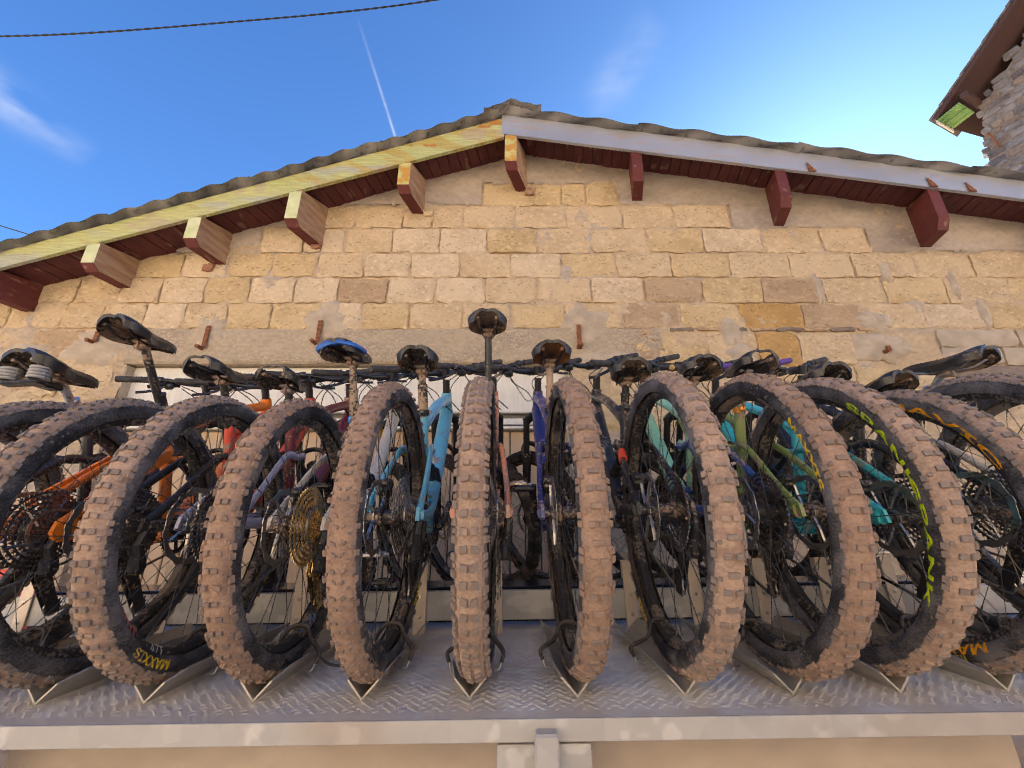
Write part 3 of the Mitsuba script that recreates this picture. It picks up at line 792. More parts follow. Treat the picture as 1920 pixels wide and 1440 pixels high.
HR = put(H + '__roof', mesh(hull([HP(s_, vz(s_) + d, o) for s_, o in ((-0.36, 0.66), (4.6, 0.66), (4.6, -5.0), (0.12, -5.0), (0.12, -0.12), (-0.36, 0.1)) for d in (-0.05, 0.0)])), 'wood_dark')
put(HR + '__verge_board', mesh(slab(-0.35, 4.6, 0.662, 0.70, -0.10, 0.012)), 'wood_dark')
for i in range(13):
    s0 = -0.44 + i * 0.23
    for j in range(3):
        dd = 0.012 + 0.02 * ((i + j) % 2) * 0.3
        put(HR + '__slate', mesh(hull([HP(s, vz(s) + e + t * 0.03, o) for s, t in ((s0, 1), (s0 + 0.30, 0)) for o in (0.74 - j * 0.4 - 0.39, 0.74 - j * 0.4) for e in (dd + 0.003, dd + 0.018)])), 'slate')
put(H + '__eave_soffit', mesh([hull([HP(s, zz, o) for s, zz in ((-0.33, 9.84), (0.06, 9.90)) for o in (0.02, 0.64)] + [HP(s, zz + 0.03, o) for s, zz in ((-0.33, 9.84), (0.06, 9.90)) for o in (0.02, 0.64)])] +
                              [hull([HP(s, 9.86 + 0.15 * (s + 0.33) - e, o + k) for s in (-0.31, 0.05) for e in (0.0, 0.05) for k in (0, 0.05)]) for o in (0.1, 0.34, 0.5)]), 'eave_green')
put(H + '__eave_board', mesh(hull([HP(s, z, o) for s in (-0.365, -0.335) for z in (9.76, 9.90) for o in (0.0, 0.66)])), 'panel_white')
put(H + '__eave_beam', mesh(hull([HP(s, z, o) for s in (0.10, 0.22) for z in (10.0, 10.12) for o in (-0.1, 0.62)])), 'wood_dark')
put(H + '__wall_tie', mesh([tube([HP(0.10, 9.2, 0.07), HP(0.16, 9.02, 0.09), HP(0.17, 8.72, 0.07)], 0.02, 6)]), 'rust')
for z in (8.68, 8.45):
    put(H + '__insulator', mesh([tube([HP(edge_s(z) + 0.05, z, 0.0), HP(edge_s(z) + 0.03, z + 0.01, 0.10)], 0.018, 8), tube([HP(edge_s(z) + 0.03, z - 0.03, 0.10), HP(edge_s(z) + 0.03, z + 0.04, 0.10)], 0.03, 8)]), 'print_white')

# ------------------------------------------------------------------ houses across the yard, behind the camera, in the sun
V = thing('village_house', 'cream plastered house across the yard in full sun', 'building')
put(V + '__wall', mesh([box((0, -10.0, 3.6), (30, 5, 7.2))]), 'stucco_cream')
put(V + '__roof', mesh(hull([(-15.6, -7.0, 7.2), (15.6, -7.0, 7.2), (-15.6, -13, 7.2), (15.6, -13, 7.2), (-15.6, -10, 8.8), (15.6, -10, 8.8)])), 'brick_red')
for x in (-11, -6.5, -2, 2.5, 7, 11.5):
    for zz in (1.7, 4.7):
        wv = put(V + '__window', mesh(box((x, -7.47, zz), (1.1, 0.10, 1.5), 0.01)), 'shutter_brown')
        put(wv + '__pane', mesh(box((x, -7.415, zz), (0.9, 0.02, 1.3))), 'window_glass_dark')
put(V + '__door', mesh(box((0.3, -7.47, 1.05), (1.1, 0.10, 2.1), 0.01)), 'shutter_brown')

# ------------------------------------------------------------------ cables in the sky
cab = key_for('overhead_cable')
cp = spline([(-11, 4, 7.75 + CZ - 1.02), (-7.346, 4, 7.625), (-4.346, 4, 7.90), (-1.157, 4, 8.425), (2.2, 3.9, 9.35), (6.5, 3.2, 11.4)], 200)
arc = np.concatenate([[0], np.cumsum(np.linalg.norm(np.diff(cp, axis=0), axis=1))])
cpd = np.stack([np.interp(np.linspace(0, arc[-1], 900), arc, cp[:, k]) for k in range(3)], 1); ad = np.linspace(0, arc[-1], 900)
scene[cab] = {**mesh([tube(cpd + 0.0062 * np.stack([0 * ad, np.cos(ad * 24 + q), np.sin(ad * 24 + q)], 1), 0.0072, 6) for q in (0, PI)], True), 'bsdf': {'type': 'ref', 'id': 'cable_black'}}
tag(cab, 'black twisted power cable crossing the sky at the top left', 'cable')
wr = key_for('telephone_wire')
scene[wr] = {**mesh(tube(spline([(-12.199, 5.0, 6.674), (-7.551, 5.0, 5.162), (-6.97, 5.0, 4.973), (-4.065, 5.0, 4.028)], 30), 0.008, 5)), 'bsdf': {'type': 'ref', 'id': 'cable_black'}}
tag(wr, 'thin wire running down to the left end of the roof', 'wire')

# ------------------------------------------------------------------ the trailer
S0, CX, TILT, DZ0 = 0.2372, 0.0928, 0.012, 0.651
DECKR = np.array([[1, 0, 0], [0, 1, 0], [TILT, 0, 1.0]])
TM = np.eye(4); ang = math.atan(TILT); TM[:3, :3] = ry(-ang); TM[2, 3] = DZ0
TR = thing('bike_trailer', 'long galvanised flatbed bike trailer with tread plate deck', 'trailer')
Y0, Y1, XA, XB = 0.978, 2.02, -3.3, 3.4


def tput(k, m, bsdf, smooth=False): return put(TR + '__' + k, mesh(m, smooth), bsdf, TM)


DK = tput('deck', [box(((XA + XB) / 2, (1.012 + Y1) / 2, -0.004), (XB - XA, Y1 - 1.012, 0.004))], 'tread_plate')
# raised lozenges of the tread plate
bv, bf = [], []
kk = 0
one = hull([(-0.0092, 0, 0), (0.0092, 0, 0), (0, -0.0038, 0), (0, 0.0038, 0), (-0.006, -0.003, 0), (0.006, 0.003, 0), (-0.006, 0.003, 0), (0.006, -0.003, 0), (-0.006, 0, 0.0016), (0.006, 0, 0.0016), (0, 0, 0.0022)])
tread = []
for r, y in enumerate(np.arange(1.026, 1.70, 0.0145)):
    for c, x in enumerate(np.arange(XA + 0.02, XB - 0.02, 0.027)):
        a = 0.62 if (r + c) % 2 else -0.62
        tread.append(xf(one, rz(a), (x + (0.0135 if r % 2 else 0), y, -0.0022)))
put(DK + '__tread_bumps', mesh(join(tread)), 'tread_plate', TM); tag(DK + '__tread_bumps', kind='stuff')
RL = tput('front_rail', box(((XA + XB) / 2, Y0 + 0.003, -0.019), (XB - XA, 0.006, 0.038), 0.0012), 'galvanised')
put(RL + '__flange', mesh(box(((XA + XB) / 2, Y0 + 0.0235, -0.004), (XB - XA, 0.034, 0.006), 0.001)), 'tread_plate', TM)
bk = tput('bracket', [box((0.062, Y0 + 0.016, -0.098), (0.185, 0.01, 0.105), 0.001)], 'galvanised')
put(bk + '__post', mesh([box((0.066, Y0 - 0.013, -0.10), (0.046, 0.03, 0.17), 0.004), box((0.066, Y0 + 0.05, -0.33), (0.05, 0.05, 0.62), 0.004)], 30), 'galvanised', TM)
bk2 = tput('bracket', [box((-1.20, Y0 + 0.016, -0.098), (0.16, 0.01, 0.105), 0.001), box((-1.2, Y0 + 0.05, -0.33), (0.05, 0.05, 0.62), 0.004)], 'galvanised')
tput('chassis', [box(((XA + XB) / 2, 2.41, -0.012), (XB - XA, 0.09, 0.024), 0.003), box(((XA + XB) / 2, 1.55, -0.075), (XB - XA, 0.08, 0.12), 0.004)] +
     [box((x, 1.80, -0.06), (0.05, 1.30, 0.06), 0.003) for x in (-2.6, -1.6, 1.3, 2.5)] + [box((x, 2.3, -0.39), (0.07, 0.07, 0.52), 0.004) for x in (-2.6, 2.5)], 'galvanised', 30)
CR = tput('cross_rail', [box(((XA + XB) / 2, 1.652, 0.088), (XB - XA, 0.028, 0.094), 0.002)], 'galvanised')
for i, x in enumerate([-1.73, -1.46, -1.235, -0.985, -0.755, -0.58, -0.325, -0.055, 0.185, 0.425, 0.66, 0.90, 1.13, 1.37, 1.6, 1.85]):
    wd = 0.043
    p = tput('upright', [box((x, 1.632, 0.117), (wd, 0.006, 0.232), 0.001), box((x - wd / 2 + 0.003, 1.645, 0.20), (0.006, 0.022, 0.06))], 'galv_beige')
    for zz in (0.055, 0.118):
        put(p + '__bolt', mesh(xf(lathe_x([(0, 0), (0, 0.0065), (0.003, 0.0065), (0.0034, 0.0035), (0.006, 0.0033), (0.006, 0)], 6), rz(-PI / 2), (x, 1.629, zz))), 'bolt_steel', TM)
tput('skirt_panel', box((0.0, 1.13, -0.30), (2.24, 0.012, 0.50), 0.002), 'skirt_beige')
tput('black_rail', [box(((XA + XB) / 2, 1.92, 0.115), (XB - XA, 0.20, 0.018), 0.003), box(((XA + XB) / 2, 1.83, 0.06), (XB - XA, 0.012, 0.12), 0.002)], 'black_gloss')
# V shaped wheel trays
YV0, YV1 = 1.072, 1.58


def tray_mesh():
    L = YV1 - YV0; a = math.radians(47); t, hw = 0.004, 0.073
    out = []
    for s in (-1, 1):
        d = np.array([s * math.cos(a), 0, math.sin(a)]); nn_ = np.array([-s * math.sin(a), 0, math.cos(a)])
        base = np.array([0, 0, 0.001])
        e = [base + nn_ * 0.0, base + d * hw, base + d * hw + nn_ * t, base + nn_ * t]
        # the front corner is cut off so the side rises towards the back
        P = []
        for q, pt in enumerate(e):
            tip = q in (1, 2)
            P += [pt + np.array([0, YV0 + (0.055 if tip else 0), 0]), pt + np.array([0, YV1, 0])]
        mid = base + d * hw * 0.72
        P += [mid + np.array([0, YV0 + 0.002, 0]), mid + nn_ * t + np.array([0, YV0 + 0.002, 0])]
        out.append(hull(P))
    return join(out)


tray_shape = mesh(tray_mesh())
for k in range(-7, 9):
    M = TM @ np.array([[1, 0, 0, k * S0 - CX], [0, 1, 0, 0], [0, 0, 1, 0], [0, 0, 0, 1.0]])
    put(TR + '__wheel_tray', tray_shape, 'tray_steel', M)

# ------------------------------------------------------------------ bicycles: shared meshes
WT = 0.0315    # casing radius


def casing(Rt, seed, mud=True, nA=150, nC=26):
    a = np.linspace(0, 2 * PI, nA + 1); ph = np.linspace(-2.25, 2.25, nC)
    A, P_ = np.meshgrid(a, ph, indexing='ij')
    rc = Rt - 0.0042 - WT
    rr = WT * np.ones_like(A)
    if mud:
        q = np.stack([np.cos(A) * Rt * 34, np.sin(A) * Rt * 34, P_ * 2.2 + seed], -1)
        capm = np.clip((1.02 - np.abs(P_)) / 0.25, 0, 1)
        bump = meshkit.fbm(q, 3, seed) - 0.42
        rr = rr + (0.0004 + 0.0050 * np.clip(bump, -0.25, 0.45)) * capm
        rr[-1] = rr[0]
    x = rr * np.sin(P_) * 1.02; r = rc + rr * np.cos(P_)
    v = np.stack([x, r * np.cos(A), r * np.sin(A)], -1).reshape(-1, 3)
    uv = np.stack([A / (2 * PI), P_ / PI], -1).reshape(-1, 2)
    m = nC; i, j = np.meshgrid(np.arange(nA), np.arange(nC - 1), indexing='ij')
    f = np.stack([i * m + j, i * m + j + 1, (i + 1) * m + j + 1, (i + 1) * m + j], -1).reshape(-1, 4)
    return (v, tri(f)), uv


def knobs(Rt, kind, seed, hgt=0.0066):
    r_ = np.random.default_rng(seed)
    rc = Rt - 0.0042 - WT
    rows = {'pair': 76, 'block': 68, 'fine': 92, 'trap': 72, 'ladder': 70}[kind]
    V, Fc, o = [], [], 0

    def add(th, lat, w, l, h, tap=0.8, skew=0.0):
        nonlocal o
        # lat: arc distance from the crown in metres; a frustum on the casing
        ph = lat / (WT * 1.02)
        w *= 0.9 * r_.uniform(0.94, 1.05); l *= 0.86 * r_.uniform(0.92, 1.06); h *= r_.uniform(0.85, 1.1)
        pts = []
        for (lev, tp) in ((-0.004, 1.06), (h - 0.0008, (1 + tap) / 2 + 0.06), (h, tap)):
            for (a_, b_) in ((-1, -1), (1, -1), (1, 1), (-1, 1)):
                p_ = ph + a_ * w / 2 * tp / WT; t_ = th + (b_ * l / 2 * tp + skew * a_ * w / 2) / Rt
                rr = WT + lev
                rad = rc + rr * math.cos(p_)
                pts.append((rr * math.sin(p_) * 1.02, rad * math.cos(t_), rad * math.sin(t_)))
        V.extend(pts)
        for b0 in (0, 4):
            for q in range(4): Fc.append([o + b0 + q, o + b0 + (q + 1) % 4, o + b0 + 4 + (q + 1) % 4, o + b0 + 4 + q])
        Fc.append([o + 8, o + 9, o + 10, o + 11]); o += 12

    d = 2 * PI / rows
    for i in range(rows):
        th = i * d
        if kind == 'pair':
            if i % 2 == 0:
                for s in (-1, 1): add(th, s * 0.0088, 0.0135, 0.0135, hgt, 0.82)
            else:
                for s in (-1, 1): add(th, s * 0.0071, 0.0125, 0.0125, hgt, 0.75, s * 0.25)
            if i % 2 == 0:
                for s in (-1, 1): add(th + d * 0.5, s * 0.0205, 0.008, 0.012, hgt * 0.8, 0.8)
            for s in (-1, 1): add(th + d * (0.5 if i % 2 else 0.1), s * 0.0322, 0.0110, 0.0150, hgt * 0.95, 0.8)
        elif kind == 'block':
            w = 0.0115 if i % 2 == 0 else 0.0145
            for s in (-1, 1): add(th, s * (0.0066 if i % 2 == 0 else 0.0108), 0.0112, 0.0125, hgt, 0.78, s * (0.0 if i % 2 == 0 else 0.3))
            if i % 2 == 0:
                for s in (-1, 1): add(th + d * 0.4, s * 0.0222, 0.0085, 0.012, hgt * 0.85, 0.75)
            for s in (-1, 1): add(th + d * (0.3 if i % 2 else 0.7), s * 0.0325, 0.0115, 0.0165, hgt, 0.8)
        elif kind == 'fine':
            for s in (-1, 1): add(th + (0.0 if i % 2 else 0.2 * d), s * (0.0062 if i % 2 else 0.0085), 0.0098, 0.0072, hgt * 0.8, 0.7, -s * 0.45)
            for s in (-1, 1): add(th + d * 0.5, s * (0.0185 if i % 2 else 0.0235), 0.0062, 0.0072, hgt * 0.75, 0.7)
            if i % 2:
                for s in (-1, 1): add(th, s * 0.0328, 0.0095, 0.014, hgt * 0.95, 0.8)
        elif kind == 'trap':
            if i % 2 == 0:
                for s in (-1, 1): add(th, s * 0.0098, 0.0142, 0.0160, hgt * 1.1, 0.84, s * 0.16)
            else:
                for s in (-1, 1): add(th, s * 0.0086, 0.0136, 0.0165, hgt * 1.1, 0.76, -s * 0.22)
            for s in (-1, 1): add(th + d * 0.5, s * 0.0320, 0.0130, 0.0175, hgt * 1.15, 0.82)
            if i % 2:
                for s in (-1, 1): add(th, s * 0.0318, 0.0115, 0.0105, hgt * 0.9, 0.8)
        else:
            if i % 2 == 0:
                for s in (-1, 1): add(th, s * 0.0092, 0.0138, 0.0130, hgt, 0.84)
            else:
                add(th, 0.0, 0.0215, 0.0125, hgt, 0.84)
            if i % 2:
                for s in (-1, 1): add(th + d * 0.3, s * 0.0215, 0.0072, 0.0105, hgt * 0.8, 0.8)
            for s in (-1, 1): add(th + d * (0.5 if i % 2 else 0.0), s * 0.0322, 0.0110, 0.0150, hgt * 0.95, 0.8)
    V = np.array(V)
    V += 0.0006 * (np.stack([meshkit.noise(V * 130 + 17 * q, q + seed) for q in range(3)], -1) - 0.5) * 2
    return V, tri(np.array(Fc))


_cache = {}


def cached(k, fn):
    if k not in _cache: _cache[k] = fn()
    return _cache[k]


def casing_shape(Rt, mud): 
    def mk():
        m, uv = casing(Rt, int(Rt * 1000) % 17, mud); return mikit.ply(m, None, True, uv)
    return cached(('cas', round(Rt, 4), mud), mk)


def knob_shape(Rt, kind): return cached(('kn', round(Rt, 4), kind), lambda: mesh(knobs(Rt, kind, int(Rt * 1e4) % 97)))


def rim_shape(Rt):
    ro = Rt - 0.052
    return cached(('rim', round(Rt, 4)), lambda: mesh(lathe_x([(-0.0165, ro), (-0.0178, ro - 0.004), (-0.0165, ro - 0.010), (-0.010, ro - 0.020), (0, ro - 0.0225), (0.010, ro - 0.020), (0.0165, ro - 0.010), (0.0178, ro - 0.004), (0.0165, ro), (0, ro - 0.004)], 96, True), 40))


def spokes_shape(Rt, seed):
    def mk():
        ri = Rt - 0.073; out = []
        for i in range(28):
            sd = 1 if i % 2 else -1
            a = i * 2 * PI / 28; off = (0.95 if (i // 2) % 2 else -0.95)
            rf = 0.028; out.append(tube([(sd * 0.024, rf * math.cos(a + off), rf * math.sin(a + off)), (sd * 0.003, ri * math.cos(a), ri * math.sin(a))], 0.00115, 4, caps=False))
            out.append(tube([(sd * 0.0052, (ri - 0.013) * math.cos(a), (ri - 0.013) * math.sin(a)), (sd * 0.003, (ri + 0.002) * math.cos(a), (ri + 0.002) * math.sin(a))], 0.0021, 5, caps=False))
        return mesh(join(out))
    return cached(('sp', round(Rt, 4)), mk)


hub_shape = mesh(lathe_x([(-0.068, 0), (-0.068, 0.012), (-0.05, 0.012), (-0.05, 0.020), (-0.032, 0.021), (-0.028, 0.031), (-0.022, 0.031), (-0.020, 0.019), (0.018, 0.019), (0.021, 0.029), (0.026, 0.029), (0.028, 0.02), (0.06, 0.018), (0.06, 0.012), (0.070, 0.012), (0.070, 0)], 24), 30)
cas_parts = []
for i in range(11):
    teeth = [51, 45, 39, 33, 28, 24, 21, 18, 16, 14, 11][i]
    cas_parts.append(gear(0.0265 + 0.0036 * i, teeth * 0.0127 / 2 / PI, teeth, 0.0019, 0.0058, max(0.014, teeth * 0.0127 / 2 / PI - 0.0085)))
for i in range(5):
    a = i * 2 * PI / 5
    cas_parts.append(tube([(0.0265, 0.09 * math.cos(a), 0.09 * math.sin(a)), (0.050, 0.036 * math.cos(a + .5), 0.036 * math.sin(a + .5))], 0.004, 5))
cassette_shape = mesh(join(cas_parts))


def rotor_mesh(r=0.1):
    out = []
    k = 96; a = np.arange(k) * 2 * PI / k
    ro = r + 0.0016 * np.sign(np.sin(a * 12)); ri = r - 0.0165 + 0.0016 * np.sign(np.sin(a * 12 + 1.2))
    def ring(rr, xx): return np.stack([np.full(k, xx), rr * np.cos(a), rr * np.sin(a)], 1)
    v = np.vstack([ring(ro, -0.0009), ring(ro, 0.0009), ring(ri, 0.0009), ring(ri, -0.0009)])
    i = np.arange(k); j = (i + 1) % k
    out.append((v, tri(np.vstack([np.stack([q * k + i, q * k + j, ((q + 1) % 4) * k + j, ((q + 1) % 4) * k + i], 1) for q in range(4)]))))
    for q in range(6):
        t = q * PI / 3
        out.append(tube([(0, 0.022 * math.cos(t), 0.022 * math.sin(t)), (0, 0.056 * math.cos(t + 0.30), 0.056 * math.sin(t + 0.30)), (0, (r - 0.015) * math.cos(t + 0.42), (r - 0.015) * math.sin(t + 0.42))], 0.0048, 5, 0.0012))
    out.append(lathe_x([(-0.001, 0.0), (-0.001, 0.026), (0.001, 0.026), (0.001, 0.0)], 18))
    return join(out)


rotor_shape = mesh(xf(rotor_mesh(), None, (-0.0445, 0, 0)))
caliper_mesh = join([box((-0.045, 0.075, 0.085), (0.034, 0.055, 0.032), 0.006, rx(0.7)), tube([(-0.060, 0.06, 0.095), (-0.03, 0.06, 0.095)], 0.0125, 10), tube([(-0.060, 0.088, 0.072), (-0.03, 0.088, 0.072)], 0.0125, 10)])
caliper_shape = mesh(caliper_mesh, 30)

BB = np.array([0.448, -0.028])
HB, HT = np.array([0.955, 0.535]), np.array([0.909, 0.635])    # head tube bottom / top (y, z)
FA = np.array([1.222, 0.0])
SA = math.radians(75.5)
SDIR = np.array([-math.cos(SA), math.sin(SA)])


def p3(x, yz): return np.array([x, yz[0], yz[1]])


def frame_meshes(style):
    st = BB + SDIR * 0.425
    big = 1.15 if style == 'carbon' else 1.0
    main = []
    main.append(tube(spline([p3(0, BB + [0.015, 0.02]), p3(0, BB * 0.55 + HB * 0.45 + [0.0, -0.012]), p3(0, HB + [-0.012, 0.012])], 12), np.linspace(0.032, 0.030, 13) * big, 12, np.array([0.036, 0.036, 0.035, 0.034, 0.033, 0.032, 0.031, 0.031, 0.031, 0.031, 0.032, 0.034, 0.036])[:13] * big))
    main.append(tube(spline([p3(0, st - SDIR * 0.055), p3(0, (st - SDIR * 0.02) * 0.5 + HT * 0.5 + [0, -0.012]), p3(0, HT + [0.0, -0.035])], 12), np.linspace(0.0175, 0.027, 13) * big, 12, np.linspace(0.0155, 0.024, 13) * big))
    main.append(tube([p3(0, BB), p3(0, BB + SDIR * 0.22), p3(0, st)], [0.0195, 0.0195, 0.0175], 12))
    main.append(tube([p3(0, HB - (HT - HB) * 0.05), p3(0, HB), p3(0, HT), p3(0, HT + (HT - HB) * 0.05)], [0.027, 0.0285, 0.026, 0.0245], 14))
    main.append(lathe_x([(-0.038, 0.0), (-0.038, 0.026), (0.038, 0.026), (0.038, 0.0)], 16))
    main[-1] = xf(main[-1], None, p3(0, BB))
    main.append(tube([p3(0, st - SDIR * 0.10), p3(0, (st * 0.78 + HT * 0.22) + [0, -0.018])], 0.010, 8))
    rear = []
    piv = BB + SDIR * 0.075 + [-0.012, 0.0]; rock = BB + SDIR * 0.28
    for s in (-1, 1):
        rear.append(tube(spline([(s * 0.073, 0.0, 0.004), (s * 0.070, 0.12, 0.004), (s * 0.056, 0.26, 0.012), (s * 0.044, piv[0] - 0.03, piv[1]), (s * 0.032, piv[0] + 0.005, piv[1])], 20), np.interp(np.linspace(0, 1, 21), [0, 0.15, 1], [0.015, 0.0105, 0.0145]), 10, np.interp(np.linspace(0, 1, 21), [0, 0.12, 1], [0.021, 0.016, 0.020])))
        rear.append(tube(spline([(s * 0.0735, 0.0, 0.012), (s * 0.069, 0.10, 0.10), (s * 0.052, 0.25, 0.225), (s * 0.036, rock[0] - 0.02, rock[1] - 0.005), (s * 0.030, rock[0] + 0.04, rock[1] + 0.01)], 20), np.interp(np.linspace(0, 1, 21), [0, 0.15, 1], [0.0105, 0.0085, 0.0105]), 10, np.interp(np.linspace(0, 1, 21), [0, 0.15, 1], [0.017, 0.0125, 0.0135])))
        rear.append(hull([(s * x, y, z) for x in (0.068, 0.078) for y, z in ((-0.022, -0.012), (0.022, -0.016), (0.045, 0.012), (0.03, 0.04), (-0.014, 0.022))]))
    rear.append(tube([(-0.046, piv[0] - 0.045, piv[1] + 0.035), (0.046, piv[0] - 0.045, piv[1] + 0.035)], 0.013, 10))
    rocker = []
    for s in (-1, 1):
        rocker.append(hull([p3(s * x, q) for x in (0.026, 0.034) for q in (rock + [0.055, 0.02], rock + [0.035, -0.012], rock + [-0.03, 0.008], rock + [-0.025, -0.012], rock + [0.02, 0.03])]))
    sh0, sh1 = rock + [0.05, 0.006], BB + np.array([0.20, 0.155])
    sd = (sh1 - sh0)
    shock = [tube([p3(0, sh0), p3(0, sh0 + sd * 0.5)], 0.0125, 10), tube([p3(0, sh0 + sd * 0.42), p3(0, sh0 + sd * 0.95)], 0.023, 12), tube([p3(0.022, sh0 + sd * 0.5), p3(0.022, sh0 + sd * 0.9)], 0.015, 10),
             tube([p3(-0.03, sh0), p3(0.03, sh0)], 0.010, 8), tube([p3(-0.03, sh1), p3(0.03, sh1)], 0.010, 8)]
    # headset and collar
    return dict(main=join(main), rear=join(rear), rocker=rocker[0], rocker2=rocker[1], shock=join(shock), st=st)


FR = {s: frame_meshes(s) for s in ('alloy', 'carbon')}
FSH = {s: {k: mesh(v, 35) for k, v in FR[s].items() if k != 'st'} for s in FR}
ST = FR['alloy']['st']
collar_shape = mesh(join([tube([p3(0, ST - SDIR * 0.012), p3(0, ST + SDIR * 0.010)], 0.0225, 14), box(p3(0, ST + [-0.026, -0.004]), (0.02, 0.014, 0.018), 0.003)]), 30)

# fork, stem, handlebar in the straight-ahead position; steered by a rotation about the head tube
AX = (HB - HT) / np.linalg.norm(HB - HT)
fork_off = np.array([0.036, 0.018])


def P_(t): return HB + AX * t          # along the steerer, downwards


def fork_meshes():
    crown = HB + AX * 0.045 + fork_off * 0.55
    low0 = crown + AX * 0.17
    drop = FA
    uppers, lowers = [], []
    for s in (-1, 1):
        x = s * 0.065
        uppers.append(tube([p3(x, crown - AX * 0.02), p3(x, low0 + AX * 0.05)], 0.0175, 12))
        lowers.append(tube([p3(x, low0), p3(x, low0 + AX * 0.01), p3(x, low0 * 0.4 + drop * 0.6), p3(x * 1.02, drop)], [0.0235, 0.0225, 0.0215, 0.017], 12))
        lowers.append(hull([(x * 1.02 + e, drop[0] + a, drop[1] + b) for e in (-0.007, 0.007) for a, b in ((-0.018, -0.02), (0.018, -0.02), (0.02, 0.03), (-0.02, 0.03))]))
    arch = spline([p3(-0.065, low0 + AX * 0.02 + [0.01, 0]), p3(-0.045, low0 + [0.035, 0.035]), p3(0, low0 + [0.045, 0.052]), p3(0.045, low0 + [0.035, 0.035]), p3(0.065, low0 + AX * 0.02 + [0.01, 0])], 16)
    lowers.append(tube(arch, 0.011, 8, 0.016))
    cr = [tube(spline([p3(-0.068, crown), p3(-0.03, crown + [-0.012, 0.02]), p3(0, HB + AX * 0.022), p3(0.03, crown + [-0.012, 0.02]), p3(0.068, crown)], 12), 0.024, 10, 0.022)]
    steer = tube([p3(0, HT - AX * 0.075), p3(0, HT - AX * 0.002)], 0.0185, 12)
    return join(uppers), join(lowers), join(cr), steer


FU, FL, FC, FS_ = fork_meshes()
steerer_shape = mesh(FS_, 35)
fork_up_shape, fork_low_shape, fork_crown_shape = mesh(FU, 35), mesh(FL, 35), mesh(FC, 35)
STT = HT - AX * 0.055
BAR = STT + np.array([0.042, 0.012])
stem_shape = mesh(join([bar(p3(0, STT + [-0.01, 0]), p3(0, BAR), 0.036, 0.034, 0.008), tube([p3(-0.024, BAR), p3(0.024, BAR)], 0.0215, 14), tube([p3(0, STT + AX * 0.022), p3(0, STT - AX * 0.024)], 0.021, 14)]), 35)


def bar_pts(w=0.385, rise=0.022):
    b = p3(0, BAR)
    h = [(-w, -0.035, rise + 0.012), (-w + 0.16, -0.018, rise + 0.004), (-0.17, -0.008, rise), (-0.095, 0.0, 0.006), (-0.03, 0, 0), (0.03, 0, 0), (0.095, 0.0, 0.006), (0.17, -0.008, rise), (w - 0.16, -0.018, rise + 0.004), (w, -0.035, rise + 0.012)]
    return np.array([b + np.array(q) for q in h])


BP = bar_pts()
bs = spline(BP, 54)
bar_shape = mesh(tube(bs, np.interp(np.abs(bs[:, 0]), [0, 0.04, 0.10, 0.4], [0.0158, 0.0158, 0.0125, 0.0111]), 12), 35)


def side_pt(s, x): # point on the bar at lateral distance x on side s
    o = bs[np.argsort(bs[:, 0])]
    return np.array([np.interp(s * x, o[:, 0], o[:, k]) for k in range(3)])


grip_shapes, plug_shapes, lever_shapes, hoses = [], [], [], []
for s in (-1, 1):
    a, b = side_pt(s, 0.252), side_pt(s, 0.388)
    d = (b - a) / np.linalg.norm(b - a)
    ts = np.linspace(0, 1, 30)
    grip_shapes.append(mesh(tube([a + (b - a) * t for t in ts], 0.0158 + 0.0009 * (np.arange(30) % 2) + 0.002 * (ts < 0.06), 12), False))
    plug_shapes.append(mesh(tube([b, b + d * 0.004, b + d * 0.0055], [0.0150, 0.0150, 0.010], 14), 30))
    c = side_pt(s, 0.215)
    lv = [tube([c + np.array([-s * 0.014, 0, 0]), c + np.array([s * 0.012, 0, 0])], 0.0185, 12), tube([c + np.array([0, 0.02, -0.012]), c + np.array([-s * 0.075, 0.045, -0.020])], [0.013, 0.0095], 10),
          tube(spline([c + np.array([-s * 0.01, 0.03, -0.018]), c + np.array([s * 0.02, 0.058, -0.026]), c + np.array([s * 0.075, 0.065, -0.036]), c + np.array([s * 0.125, 0.062, -0.040])], 16), 0.0052, 8, 0.0085),
          tube(spline([c + np.array([-s * 0.03, -0.002, -0.016]), c + np.array([-s * 0.02, -0.030, -0.038]), c + np.array([s * 0.03, -0.038, -0.046])], 12), [0.010] * 4 + [0.006] * 9 if False else 0.007, 8, 0.010),
          box(c + np.array([-s * 0.04, 0.01, -0.032]), (0.04, 0.035, 0.030), 0.008)]
    lever_shapes.append(mesh(join(lv), 35))
    e0 = c + np.array([-s * 0.08, 0.05, -0.02])
    for q in range(2):
        hoses.append(tube(spline([e0 + np.array([0, 0, -0.012 * q]), e0 + np.array([-s * 0.06, 0.055 - 0.02 * q, -0.03 - 0.04 * q]), p3(s * (0.03 + 0.02 * q), HT + [0.075, -0.03 - 0.05 * q]), p3(s * 0.028, HB * 0.6 + HT * 0.4 + [0.02, -0.03]), p3(s * 0.024, HB + [-0.07, -0.07])], 28), 0.0026, 6))
hose_shape = mesh(join(hoses), True)


